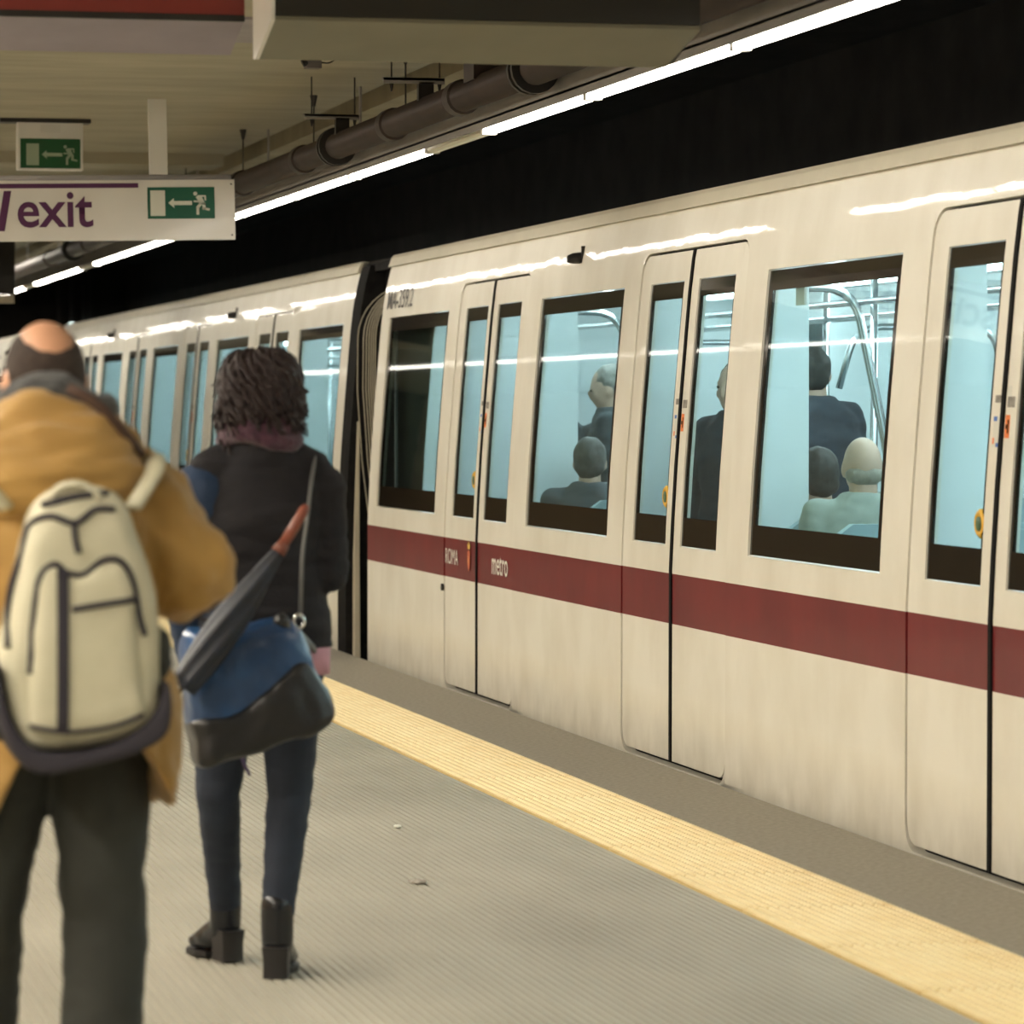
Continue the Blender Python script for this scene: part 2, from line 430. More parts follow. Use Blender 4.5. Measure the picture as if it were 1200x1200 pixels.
def panel(mb, y0, y1, z0, z1, holes=(), corners=(0, 0, 0, 0), doff=0.0, thick=.03, mi=0, mi_in=None, mirror=False):
    """sheet that follows the side profile, with openings; holes = (ya, yb, za, zb, radius);
    corners = radii at (y0z0, y1z0, y0z1, y1z1)"""
    ys, zs = {y0, y1}, {z0, z1}
    for z in PRZ:
        if z0 < z < z1: zs.add(z)
    rounds = []                                     # (yc, zc, sy, sz, r, keep_inside)
    for i, r in enumerate(corners):
        if r:
            y, sy = (y0, 1) if i % 2 == 0 else (y1, -1); z, sz = (z0, 1) if i < 2 else (z1, -1)
            ys.add(round(y + sy * r, 5)); zs.add(round(z + sz * r, 5)); rounds.append((y, z, sy, sz, r, True))
    for h in holes:
        ya, yb, za, zb, r = h
        ys |= {ya, yb}; zs |= {za, zb}
        if r:
            ys |= {round(ya + r, 5), round(yb - r, 5)}; zs |= {round(za + r, 5), round(zb - r, 5)}
            for y, sy in ((ya, 1), (yb, -1)):
                for z, sz in ((za, 1), (zb, -1)): rounds.append((y, z, sy, sz, r, False))
    ys, zs = sorted(ys), sorted(zs); V, Fc, idx = [], [], {}
    def vid(y, z):
        k = (round(y, 4), round(z, 4))
        if k not in idx: idx[k] = len(V); V.append((y, z))
        return idx[k]
    for i in range(len(ys) - 1):
        for j in range(len(zs) - 1):
            a, b, c, d = ys[i], ys[i + 1], zs[j], zs[j + 1]; my, mz = (a + b) / 2, (c + d) / 2
            if b - a < 1e-6 or d - c < 1e-6: continue
            rd = None
            for R in rounds:
                ya, yb = sorted((R[0], R[0] + R[2] * R[4])); za, zb = sorted((R[1], R[1] + R[3] * R[4]))
                if ya - 1e-4 < my < yb + 1e-4 and za - 1e-4 < mz < zb + 1e-4: rd = R
            if rd:
                y, z, sy, sz, r, inside = rd
                if inside and rd:   # only handled once for the full square: skip sub-cells
                    pass
                continue
            if any(h[0] < my < h[1] and h[2] < mz < h[3] for h in holes): continue
            Fc.append([vid(a, c), vid(b, c), vid(b, d), vid(a, d)])
    for y, z, sy, sz, r, inside in rounds:
        cy, cz = y + sy * r, z + sz * r; n = 6
        arc = [(cy - sy * r * math.cos(t * PI / 2 / n), cz - sz * r * math.sin(t * PI / 2 / n)) for t in range(n + 1)]
        # extra points where grid lines cross the square sides
        if inside:
            ring = [(cy, cz)]
            ring += sorted([(y_, cz) for y_ in ys if min(y, cy) < y_ < max(y, cy)], key=lambda q: abs(q[0] - cy))
            ring += arc
            ring += sorted([(cy, z_) for z_ in zs if min(z, cz) < z_ < max(z, cz)], key=lambda q: -abs(q[1] - cz))
        else:
            ring = [(y, z)]
            ring += sorted([(y, z_) for z_ in zs if min(z, cz) < z_ < max(z, cz)], key=lambda q: abs(q[1] - z))
            ring += arc
            ring += sorted([(y_, z) for y_ in ys if min(y, cy) < y_ < max(y, cy)], key=lambda q: -abs(q[0] - y))
        f = [vid(*q) for q in ring]
        area = sum(ring[k][0] * ring[(k + 1) % len(ring)][1] - ring[(k + 1) % len(ring)][0] * ring[k][1] for k in range(len(ring)))
        if area < 0: f.reverse()
        c0 = f[0] if True else None
        # fan from the first point
        k0 = f.index(vid(*ring[0])); f = f[k0:] + f[:k0]
        for k in range(1, len(f) - 1): Fc.append([f[0], f[k], f[k + 1]])
    n = len(V)
    X = lambda z, e: (off(z) + doff + e) if not mirror else (CW - off(z) - doff - e)
    out = [(X(z, 0), y, z) for y, z in V] + [(X(z, thick), y, z) for y, z in V]
    cnt = {}
    for f in Fc:
        for k in range(len(f)):
            e = (f[k], f[(k + 1) % len(f)]); cnt[e] = cnt.get(e, 0) + 1
    fo = [tuple(reversed(f)) for f in Fc]; fi = [tuple(q + n for q in f) for f in Fc]
    rim = [(a, b, b + n, a + n) for (a, b) in cnt if (b, a) not in cnt]
    if mirror:
        fo = [tuple(reversed(f)) for f in fo]; fi = [tuple(reversed(f)) for f in fi]; rim = [tuple(reversed(f)) for f in rim]
    o = len(mb.v)
    mb.v += out
    for F, m_ in ((fo, mi), (rim, mi), (fi, mi if mi_in is None else mi_in)):
        mb.f += [tuple(i + o for i in f) for f in F]; mb.m += [m_] * len(F)
    return mb

DOORS = [3.125, 7.025, 10.965, 14.865]
HW = .845                                 # half door width
WIN = [(.27, 1.98), (4.25, 5.90), (8.17, 9.82), (12.09, 13.74), (15.99, 17.73)]
WZ0, WZ1 = .938, 2.082
DTOP = 2.222

car = thing('metro_car', 'nearest cream metro carriage with maroon stripe and fleet number', 'train', (D, 4.42, 0))
# body side with openings
sb = MB()
panel(sb, 0, CL, -.42, 2.40, [(a, b, WZ0, WZ1, 0) for a, b in WIN] + [(c - HW, c + HW, -.012, DTOP, .10) for c in DOORS], thick=.05, mi_in=1)
body = sb.build('body_side', [PAINT, LINING], car)
auto_sharp(body.data, 30)
fb = MB()
panel(fb, 0, CL, -.42, 2.40, [(a, b, WZ0, WZ1, 0) for a, b in WIN] + [(c - .66, c + .66, WZ0, WZ1, 0) for c in DOORS], thick=.05, mi_in=1, mirror=True)
fb.build('far_body_side', [PAINT, LINING], car)
fp = MB()
for a, b in WIN + [(c - .66, c + .66) for c in DOORS]: panel(fp, a, b, WZ0, WZ1, doff=.015, thick=.006, mirror=True)
fp.build('far_window_row', FRIT if False else GLASS, car)
# roof and gutter
rf = []
prof = [(.149, 2.40), (.175, 2.465), (.30, 2.49), (.60, 2.53), (1.0, 2.56), (1.39, 2.57), (1.78, 2.56), (2.18, 2.53), (2.48, 2.49), (2.605, 2.465), (2.631, 2.40)]
roofm = mat('roof_grey', (.10, .095, .085), .7, var=.3)
MB().loft([[(x, y, z) for x, z in prof] for y in (0, CL)], True).build('roof', roofm, car)
g = MB(); gp = [(.132, 2.400), (.150, 2.452), (.165, 2.472), (.21, 2.472), (.18, 2.40)]
g.loft([[(x, y, z) for x, z in gp] for y in (0, CL)]).build('roof_gutter', mat('gutter_cream', (.74, .69, .55), .3, var=.1, coat=.3), car)
# ends, floor, ceiling
for y in (.0, CL - .04):
    en = MB()
    en.box(.17, .75, y, y + .04, -.3, 2.42).box(2.03, 2.61, y, y + .04, -.3, 2.42).box(.75, 2.03, y, y + .04, 1.98, 2.42).box(.75, 2.03, y + .01, y + .03, .02, 1.98)
    en.build('end_wall', [LINING], car)
MB().box(.06, CW - .06, .02, CL - .02, -.12, .02).build('car_floor', mat('car_floor_grey', (.20, .24, .26), .6, var=.3), car)
MB().box(.15, CW - .15, .02, CL - .02, 2.24, 2.29).build('car_ceiling', LINING, car)
MB().box(.30, CW - .30, .2, CL - .2, -1.0, -.45).build('underframe', DARKMET, car)
lmp = MB().box(-.07, .07, .3, CL - .3, -.035, 0).mesh('ceiling_lamp', CARLAMP)
for x in (.72, 2.06): link('ceiling_lamp', lmp, car, (x, 0, 2.238))
# side windows: black printed border and pane
def ring_window(a, b, z0, z1, bw, bt, bb):
    y0, y1 = -(b - a) / 2 + .006, (b - a) / 2 - .006
    f = MB(); panel(f, y0, y1, z0 + .006, z1 - .006, [(y0 + bw, y1 - bw, z0 + bb, z1 - bt, 0)], doff=.008, thick=.012)
    p = MB(); panel(p, y0 + bw, y1 - bw, z0 + bb, z1 - bt, doff=.009, thick=.006)
    return f.mesh('side_window', FRIT), p.mesh('pane', GLASS)
cache = {}
for a, b in WIN:
    k = round(b - a, 2)
    if k not in cache: cache[k] = ring_window(a, b, WZ0, WZ1, .055, .085, .125)
    wo = link('side_window', cache[k][0], car, (0, (a + b) / 2, 0)); link('pane', cache[k][1], wo)
# doors
def leaf_meshes(s):
    """s = +1: leaf on the far (left in view) half"""
    a, b = (.006, HW - .012) if s > 0 else (-(HW - .012), -.006)
    g0, g1 = (.118, .672) if s > 0 else (-.672, -.118)
    cr = (0, .088, 0, .088) if s > 0 else (.088, 0, .088, 0)
    lf = MB(); panel(lf, a, b, .012, DTOP - .012, [(g0, g1, WZ0, WZ1, 0)], cr, doff=.004, thick=.04, mi_in=1)
    fr = MB(); panel(fr, g0 + .004, g1 - .004, WZ0 + .004, WZ1 - .004, [(g0 + .03, g1 - .03, WZ0 + .125, WZ1 - .075, 0)], doff=.010, thick=.012)
    pn = MB(); panel(pn, g0 + .03, g1 - .03, WZ0 + .125, WZ1 - .075, doff=.011, thick=.006)
    se = MB(); q = sorted((s * .001, s * .014)); panel(se, q[0], q[1], .010, DTOP - .010, doff=-.004, thick=.03)
    me = lf.mesh('door_leaf', [PAINT, LINING]); auto_sharp(me, 30)
    return me, fr.mesh('door_window', FRIT), pn.mesh('pane', GLASS), se.mesh('edge_seal', RUBBER)
LM = {1: leaf_meshes(1), -1: leaf_meshes(-1)}
ds = MB(); panel(ds, -HW - .03, HW + .03, -.05, DTOP + .03, [(-HW + .045, HW - .045, .06, DTOP - .05, .08)], doff=.05, thick=.02)
dsm = ds.mesh('door_seal', RUBBER)
YELLOW = mat('button_yellow', (.75, .42, .03), .4)
ORANGE = mat('sticker_orange', (.80, .20, .03), .5)
BLUE = mat('sticker_blue', (.05, .16, .5), .5)
GREYST = mat('sticker_grey', (.35, .32, .27), .6, var=.5, vscale=40)
btn = MB()
def ringpts(r, x, n=18): return [(x, r * math.cos(2 * PI * k / n), r * math.sin(2 * PI * k / n)) for k in range(n)]
btn.loft([ringpts(.050, 0), ringpts(.050, -.018), ringpts(.040, -.026), ringpts(.030, -.026), ringpts(.026, -.020)], True)
btnm = btn.mesh('push_button', YELLOW, True)
bc = MB().loft([ringpts(.024, -.015), ringpts(.024, -.027), ringpts(.012, -.030)]).mesh('button_centre', mat('button_green', (.06, .13, .07), .4))
def flat(mb, y0, y1, z0, z1, lift=.0012, mi=0):
    panel(mb, y0, y1, z0, z1, doff=.004 - lift, thick=.001, mi=mi)
st1 = MB(); flat(st1, -.062, -.022, 1.43, 1.505); flat(st1, -.055, -.045, 1.445, 1.49, .002, 1); flat(st1, -.040, -.028, 1.46, 1.475, .002, 1)
flat(st1, -.095, -.030, 1.53, 1.565, .0012, 2); flat(st1, -.060, -.020, 1.565, 1.60, .0012, 3)
st1m = st1.mesh('warning_sticker', [ORANGE, FRIT, GREYST, PALE])
st2 = MB(); flat(st2, .022, .085, 1.40, 1.50); flat(st2, .055, .085, 1.485, 1.50, .002, 1); flat(st2, .030, .052, 1.40, 1.413, .002, 1); flat(st2, .070, .085, 1.41, 1.43, .002, 2); flat(st2, .03, .085, 1.545, 1.57, .0012, 3)
st2m = st2.mesh('warning_sticker', [PALE, BLUE, ORANGE, GREYST])
for c in DOORS:
    link('door_seal', dsm, car, (0, c, 0))
    for s in (1, -1):
        lo = link('door_leaf', LM[s][0], car, (0, c, 0))
        link('door_window', LM[s][1], lo); link('pane', LM[s][2], lo); link('edge_seal', LM[s][3], lo)
        link('warning_sticker', st2m if s > 0 else st1m, lo)
        if s > 0:
            link('push_button', btnm, lo, (off(1.145) + .032, .175, 1.145)); link('button_centre', bc, lo, (off(1.145) + .032, .175, 1.145))
# partitions and grab rails beside the doors
def side_wall_piece(x1, y, th, z1):
    zz = [.02, .5, .9, 1.3, 1.6, 1.9, z1]
    return MB().poly([(off(z) + .052, z) for z in zz] + [(x1, z1), (x1, .02)], (0, y + th / 2, 0), (1, 0, 0), (0, 0, 1), th)
pt = side_wall_piece(.32, 0, .05, 2.2).mesh('draught_screen', LINING)
pt2 = MB().box(CW - .55, CW - .175, -.025, .025, .02, 2.2).mesh('draught_screen', LINING)
def bent(P, rad=.2, n=5):
    """polyline with rounded corners"""
    P = [Vector(p) for p in P]; out = [P[0]]
    for i in range(1, len(P) - 1):
        a, b, c = P[i - 1], P[i], P[i + 1]; r = min(rad, (a - b).length / 2, (c - b).length / 2)
        p, q = b + (a - b).normalized() * r, b + (c - b).normalized() * r
        for k in range(n + 1):
            t = k / n; out.append(p * (1 - t) ** 2 + b * 2 * t * (1 - t) + q * t * t)
    return out + [P[-1]]
gr1 = MB().tube(bent([(.22, 0, 2.03), (.62, 0, 2.03), (.78, 0, 1.3), (.80, 0, .45)], .14), .019, 10).mesh('grab_rail', STEEL, True)
gr2 = MB().tube(bent([(1.0, 0, 1.62), (1.08, 0, 1.90), (1.75, 0, 1.90), (1.80, 0, 1.5)], .12), .016, 10).mesh('grab_rail', STEEL, True)
pole = MB().tube([(0, 0, .02), (0, 0, 2.23)], .017, 10).mesh('grab_pole', STEEL, True)
for c in DOORS:
    for d in (-.93, .93):
        link('draught_screen', pt, car, (0, c + d, 0)); link('draught_screen', pt2, car, (0, c + d, 0))
    link('grab_pole', pole, car, (1.0, c + .25, 0)); link('grab_pole', pole, car, (1.85, c - .3, 0))
    link('grab_rail', gr1, car, (0, c - .62, 0)); link('grab_rail', gr2, car, (0, c + .75, 0))
rail = MB().tube([(0, .3, 0), (0, CL - .3, 0)], .016, 8).mesh('ceiling_rail', STEEL, True)
for x in (.95, 1.83): link('ceiling_rail', rail, car, (x, 0, 2.0))
kb = MB().tube([(0, 0, 0), (.02, 0, .10)], .006, 8).ell((.022, 0, .125), (.026, .026, .026)).mesh('alarm_knob', mat('knob_red', (.35, .02, .03), .35), True)
link('alarm_knob', kb, car, (.66, 12.0, 1.86))
# transverse seats in each bay
seat = MB()
def rounded_seat(mb):
    mb.loft([[(x, y, .40 + .0 * x) for x, y in ((-.43, -.2), (.43, -.2), (.43, .24), (-.43, .24))], [(x, y, .46) for x, y in ((-.45, -.22), (.45, -.22), (.45, .26), (-.45, .26))]])
    mb.loft([[(x, y, .44) for x, y in ((-.45, -.26), (.45, -.26), (.45, -.20), (-.45, -.20))], [(x, y, 1.04) for x, y in ((-.45, -.34), (.45, -.34), (.45, -.28), (-.45, -.28))],
             [(x, y, 1.08) for x, y in ((-.40, -.35), (.40, -.35), (.40, -.30), (-.40, -.30))]])
    mb.box(-.35, .35, -.1, .1, .02, .40)
rounded_seat(seat)
seatm = seat.mesh('double_seat', mat('seat_blue_grey', (.40, .52, .55), .45, var=.1))
for a, b in WIN[1:4]:
    for d in (-.12, .60): link('double_seat', seatm, car, (.66, (a + b) / 2 + d, 0)); link('double_seat', seatm, car, (CW - .66, (a + b) / 2 + d, 0))
# equipment cabinet behind the last window
side_wall_piece(.46, 16.61, .025, 2.2).build('end_partition', LINING, car)
MB().box(.18, .45, 16.64, CL - .05, .02, 2.22).build('equipment_cabinet', mat('cabinet_brown', (.05, .04, .03), .6, var=.3), car)
# advertising strips over the far windows
ad = MB(); 
for k, (c0, c1) in enumerate(((4.3, 5.0), (8.3, 9.0), (9.05, 9.7), (12.2, 12.9), (12.95, 13.7))): ad.box(CW - .24, CW - .225, c0, c1, 1.86, 2.14, k % 3)
ad.build('advert_strip', [mat('ad_pink', (.5, .28, .24), .5, col2=(.62, .5, .45), vscale=9), mat('ad_blue', (.10, .26, .50), .5, col2=(.3, .5, .65), vscale=7), mat('ad_red', (.45, .08, .1), .5, col2=(.6, .5, .45), vscale=8)], car)
# marker lamps
ml = MB().loft([[(0 + .0, .028 * math.cos(t), .028 * math.sin(t)) for t in [2 * PI * k / 12 for k in range(12)]],
                [(-.05, .026 * math.cos(t), -.004 + .026 * math.sin(t)) for t in [2 * PI * k / 12 for k in range(12)]],
                [(-.075, .018 * math.cos(t), -.008 + .018 * math.sin(t)) for t in [2 * PI * k / 12 for k in range(12)]]])
ml.box(-.012, .01, -.035, -.02, -.055, .055)
mlm = ml.mesh('marker_lamp', DARKMET, False)
for y in (13.03, 5.07): link('marker_lamp', mlm, car, (off(2.26) + .006, y, 2.258))

# copies of the whole carriage, before the lettering of the first one
KIDMAP = {}
for o in bpy.data.objects:
    if o.parent: KIDMAP.setdefault(o.parent.name, []).append(o)
def KIDS(o): return KIDMAP.get(o.name, [])
car2 = copy_tree(car); car2.location = (D + .0, 23.45, 0)
car2['label'] = 'second cream metro carriage beyond the dark gangway, behind the walking woman'
car3 = copy_tree(car); car3.location = (D, 42.5, 0)
car3['label'] = 'farthest cream metro carriage, mostly hidden behind the bald man'

# lettering on the near car
def side_M(y, z, lift=.004):
    a = math.atan2(off(z + .05) - off(z - .05), .1)
    nx = Vector((-math.cos(a), 0, math.sin(a)))
    p = Vector((off(z), y, z)) + nx * lift
    M = Matrix(((0, math.sin(a), nx.x, p.x), (-1, 0, 0, p.y), (0, math.cos(a), nx.z, p.z), (0, 0, 0, 1)))
    return M
LETTER = mat('lettering_dark', (.05, .045, .04), .5); LETW = mat('lettering_white', (.80, .77, .70), .5)
text('MA-359.2', 'fleet_number', side_M(22.26 - 4.42, 2.132, .003), .78, .115, LETTER, car, bold=.004)
leafs = [o for o in bpy.data.objects if o.parent == car and o.name.startswith('door_leaf') and abs(o.location.y - DOORS[3]) < .01]
lf_l, lf_r = leafs[0], leafs[1]
def on_leaf(M, c): return Matrix.Translation((0, -c, 0)) @ M
text('ROMA', 'lettering', on_leaf(side_M(20.075 - 4.42, .676, .0), DOORS[3]), .33, .085, LETW, lf_l)
text('metro', 'lettering', on_leaf(side_M(18.90 - 4.42, .665, .0), DOORS[3]), .37, .10, LETW, lf_r, bold=.007)
cr = MB()
Mc = on_leaf(side_M(19.475 - 4.42, .70, .0), DOORS[3])
def mpoly(mb, pts, M, depth, mi): mb.add([M @ Vector((u, v, depth)) for u, v in pts], [tuple(range(len(pts)))], mi)
mpoly(cr, [(.0, .07), (-.035, .06), (-.035, .01), (-.025, -.025), (0, -.045), (.025, -.025), (.035, .01), (.035, .06)], Mc, .001, 0)
mpoly(cr, [(-.02, .045), (-.02, .0), (0, -.02), (.008, .03)], Mc, .002, 2)
mpoly(cr, [(-.03, .075), (-.038, .105), (-.018, .095), (-.015, .118), (0, .10), (.015, .118), (.018, .095), (.038, .105), (.03, .075)], Mc, .001, 1)
cr.build('city_crest', [mat('crest_red', (.55, .12, .06), .5), mat('crest_gold', (.75, .50, .10), .5), mat('crest_orange', (.75, .3, .12), .5)], lf_l)
link('double_seat', seatm, car, (.66, 14.66 - 4.42, 0))
# white label hanging inside the big window, and a door-side latch
MB().box(.115, .125, 9.42, 9.53, 1.93, 2.06).build('white_label', PALE, car)
MB().tube([(-.012, 15.72, .54), (.0, 15.72, .54)], .02, 10).build('latch', DARKMET, car)

# gangway between the two cars
gb = thing('gangway_bellows', 'dark rubber gangway bellows with pale hoops between the two carriages', 'bellows', (D, 22.41, 0))
cv = MB()
panel(cv, .74, 1.03, -.45, 2.44, doff=-.001, thick=.22)
cv.box(.19, CW - .19, .10, 1.03, 2.40, 2.452).box(.20, CW - .20, .78, 1.03, -.45, 2.41)
cv.build('rubber_cover', mat('gangway_black', (.008, .0075, .0075), .85, col2=(.016, .015, .014), vscale=14, spec=.1), gb)
MB().box(.26, CW - .26, .02, .74, -.45, 2.41).build('inner_cover', RUBBER, gb)
def hoop(y, x0, th):
    zt, r = 2.31, .34
    pts = [(x0 + .22, -.40), (x0 + .16, .2), (x0 + .09, .7), (x0 + .03, 1.2), (x0, 1.65), (x0 + .004, zt - r)]
    for k in range(1, 9):
        a = k * PI / 16; pts.append((x0 + r * (1 - math.cos(a)) + .004, zt - r + r * math.sin(a)))
    pts.append((1.39, zt + .01))
    full = pts + [(CW - x, z) for x, z in reversed(pts[:-1])]
    return MB().tube([(x, y, z) for x, z in full], th, 6)
creamh = mat('hoop_cream', (.60, .54, .40), .5, var=.2)
for y, x0 in ((.66, .060), (.50, .066), (.42, .070), (.35, .073), (.29, .076), (.235, .079), (.18, .082)):
    hoop(y, x0, .0032).build('hoop', creamh, gb, True)
sl2 = MB(); sl2.loft([[(.04, .735, -.42), (.04, .64, -.42), (.075, .64, -.42), (.075, .735, -.42)], [(.045, .735, .6), (.045, .67, .6), (.075, .67, .6), (.075, .735, .6)], [(.072, .735, 1.45), (.072, .725, 1.45), (.085, .725, 1.45), (.085, .735, 1.45)]])
sl2.build('pale_side_flap', creamh, gb)
KIDMAP[gb.name] = [o for o in bpy.data.objects if o.parent == gb]
g2 = copy_tree(gb); g2.location = (D, 41.44, 0); g2['label'] = 'far gangway bellows between second and third carriage, behind the bald man'

# ------------------------------------------------------------------ ceiling hardware
PIPE = mat('brown_pipe', (.034, .019, .015), .5, .1, col2=(.020, .012, .010), vscale=5)
pp = thing('ceiling_pipe', 'brown flanged pipe running under the ceiling beside the light tray', 'pipe', (3.37, 0, 2.868))
MB().tube([(0, 6, 0), (0, 44, 0)], .066, 18).build('pipe_run', PIPE, pp, True)
for y in (10.2, 12.9, 15.7, 17.25, 19.75, 21.9, 24.6, 27.3, 30, 33): MB().tube([(0, y - .06, 0), (0, y - .055, 0), (0, y + .055, 0), (0, y + .06, 0)], [.068, .077, .077, .068], 18).build('coupling', PIPE, pp, sharp=40)
for y in (14.35, 18.75, 26.0, 31.2): MB().tube([(0, y - .05, 0), (0, y - .02, 0)], .098, 18).tube([(0, y + .02, 0), (0, y + .05, 0)], .098, 18).build('flange', DARKMET, pp, sharp=40)
for i, y in enumerate((12.0, 14.6, 17.08, 19.59, 22.06, 24.55, 27.0)):
    q = thing('hanger_rod', 'thin steel hanger rod from ceiling to brown pipe, %s from the nearer end' % ORD[i], 'rod', (3.40, y, 2.93), 'pipe hanger rods')
    MB().tube([(0, 0, 0), (0, 0, CEIL - 2.93)], .0045, 6).build('rod', DARKMET, q)
    MB().tube([(0, 0, .21), (0, 0, .27)], [.008, .022], 8).build('anchor_cone', DARKMET, q)
q = thing('pipe_post', 'dark brown square drop post holding the pipe near the hanging box', 'post', (3.38, 15.25, 2.90))
MB().box(-.075, .075, -.1, .1, .0, CEIL - 2.90).build('post', PIPE, q); MB().box(-.1, .1, -.13, .13, CEIL - 2.91, CEIL - 2.90).build('base_plate', DARKMET, q)
for y, lab in ((16.4, 'nearer steel cross bracket above the brown pipe'), (18.5, 'farther steel cross bracket above the brown pipe')):
    q = thing('pipe_bracket', lab, 'bracket', (3.30, y, 2.90))
    MB().box(-.14, .14, -.02, .02, .10, .112).box(-.14, .14, -.02, -.015, .085, .112).build('cross_bar', traym, q)
    MB().box(.02, .09, -.02, .02, .0, .095).build('stub', DARKMET, q)
    for x in (-.1, .12): MB().tube([(x, 0, .115), (x, 0, CEIL - 2.90)], .004, 6).tube([(x, 0, .05), (x, 0, .095)], [.004, .012], 6).build('stud', DARKMET, q)
q = thing('junction_box', 'small grey junction box with a wire on the ceiling', 'box', (2.973, 17.15, CEIL - .085))
MB().box(-.035, .035, -.04, .04, .0, .085).build('housing', mat('grey_plastic', (.16, .14, .14), .6, var=.3), q)
MB().tube([(-.035, -.03, .03), (-.055, -.03, .02)], .018, 10).build('sensor_eye', DARKMET, q)
MB().box(-.10, .10, -.02, .02, .078, .085).build('mount_plate', DARKMET, q)
MB().tube(bent([(.035, 0, .03), (.08, 0, .025), (.12, 0, .06), (.13, 0, .085)], .04), .004, 6).build('wire', DARKMET, q)

# hanging information box, seen from behind and below
olive = mat('olive_grey_metal', (.11, .10, .065), .45, var=.25, vscale=3)
q = thing('hanging_display', 'dark hanging display box with slanted grey underside at top of view', 'display', (1.78, 11.0, 2.63))
hb = MB()
def quad_box(mb, xs0, xs1, prof_, mi=0): mb.loft([[(xs0, y, z) for y, z in prof_], [(xs1, y, z) for y, z in prof_]], True, mi)
quad_box(hb, .012, 1.33, [(0, .07), (0, .50), (.36, .50), (.34, -.015), (.31, -.02)])
hb.build('cabinet', [mat('display_back_black', (.014, .011, .006), .5, var=.3)], q)
us = MB(); us.loft([[(.012, .0, .068), (.012, .31, -.022), (.012, .30, -.034), (.012, -.004, .056)], [(1.33, .0, .068), (1.30, .31, -.022), (1.30, .30, -.034), (1.33, -.004, .056)]])
us.build('underside', mat('underside_grey', (.19, .175, .125), .5, var=.15), q)
ec = MB(); quad_box(ec, 0, .012, [(-.004, .056), (-.004, .505), (.365, .505), (.345, -.03), (.30, -.034)]); ec.build('end_plate', WHITEMET, q)
for x in (.3, 1.05): MB().tube([(x, .18, .5), (x, .18, CEIL - 2.63)], .02, 10).build('hanger', DARKMET, q)
q = thing('red_fascia_box', 'red fronted hanging box with lilac grey underside at upper left', 'sign', (.15, 11.45, 2.66))
rx = MB(); quad_box(rx, 0, 1.62, [(0, .085), (0, .45), (.3, .45), (.3, .02)]); rx.build('cabinet', mat('fascia_red', (.22, .028, .022), .4, var=.15), q)
MB().box(0, 1.62, -.004, .02, .066, .085).build('lip', DARKMET, q)
ub = MB(); ub.loft([[(0, .02, .066), (0, .30, -.01), (0, .30, .02), (0, .02, .085)], [(1.62, .02, .066), (1.62, .30, -.01), (1.62, .30, .02), (1.62, .02, .085)]]); ub.build('underside', mat('lilac_panel', (.30, .26, .30), .6, var=.2), q)
for x in (.3, 1.3): MB().tube([(x, .15, .45), (x, .15, CEIL - 2.66)], .02, 10).build('hanger', DARKMET, q)

# exit sign
def arrow_man(mb, M, W, H, mi, lift=.003):
    """exit pictogram in a W x H field, drawn in units of the field height"""
    u = lambda pts: mpoly(mb, [(x * H, y * H) for x, y in pts], M, lift, mi)
    stroke = lambda a, b, r: u(strokepts(a, b, r))
    def strokepts(a, b, r):
        a, b = Vector(a), Vector(b); d = (b - a).normalized(); n_ = Vector((-d.y, d.x)) * r
        return [tuple(a - n_), tuple(b - n_), tuple(b + n_), tuple(a + n_)]
    u([(.09, .09), (.56, .09), (.56, .90), (.09, .90)])
    u([(.66, .50), (.84, .65), (.84, .56), (1.42, .56), (1.42, .43), (.84, .43), (.86, .33)])
    u([(1.53 + .065 * math.cos(k * PI / 6), .79 + .065 * math.sin(k * PI / 6)) for k in range(12)])
    u([(1.54, .68), (1.62, .74), (1.86, .74), (1.86, .70), (1.74, .68), (1.84, .48), (1.84, .43), (1.74, .43), (1.66, .50)])
    stroke((1.84, .74), (1.85, .57), .025); stroke((1.70, .53), (1.47, .55), .028)
    stroke((1.72, .50), (1.59, .34), .05); stroke((1.60, .38), (1.60, .12), .045)
    stroke((1.80, .50), (1.80, .28), .05); stroke((1.76, .32), (1.98, .28), .035)
es = thing('exit_sign', 'white hanging exit sign with purple lettering and green running man', 'sign', (3.04, 20.0, 2.447))
es.rotation_euler = (0, math.radians(-1.1), 0)
SW = 1.9
MB().box(-SW, 0, 0, .05, 0, .325).build('panel', SIGNWHITE, es)
MB().tube([(-SW, .03, .338), (-.015, .03, .338)], .017, 10).build('top_rail', mat('rail_grey', (.42, .40, .41), .4), es, True)
MB().box(-.455, -.36, .01, .06, .355, .775).box(-.455, -.36, .0, .07, .765, .775).build('hanger', WHITEMET, es)
MB().box(-1.75, -1.655, .01, .06, .355, .765).build('hanger', WHITEMET, es)
Ms = Matrix(((1, 0, 0, 0), (0, 0, -1, -.001), (0, 1, 0, 0), (0, 0, 0, 1)))
def sgn(u0, v0): return Matrix.Translation((u0, -.001, v0)) @ Matrix(((1, 0, 0, 0), (0, 0, -1, 0), (0, 1, 0, 0), (0, 0, 0, 1)))
bar = MB(); mpoly(bar, [(-SW + .05, .283), (-.523, .283), (-.523, .308), (-SW + .05, .308)], Ms, .002, 0); bar.build('purple_bar', PURPLE, es)
text('exit', 'lettering', sgn(-1.175, .072), .405, .19, PURPLE, es, bold=.014)
sl = MB(); mpoly(sl, [(-1.285, .055), (-1.245, .055), (-1.205, .27), (-1.245, .27)], Ms, .002, 0); sl.build('slash', PURPLE, es)
text('uscita', 'lettering', sgn(-1.87, .072), .55, .185, PURPLE, es, bold=.014)
pc = MB(); mpoly(pc, [(-.475, .115), (-.11, .115), (-.11, .285), (-.475, .285)], Ms, .002, 0); arrow_man(pc, sgn(-.475, .115), .365, .17, 1); pc.build('pictogram', [GREEN, PALE], es)
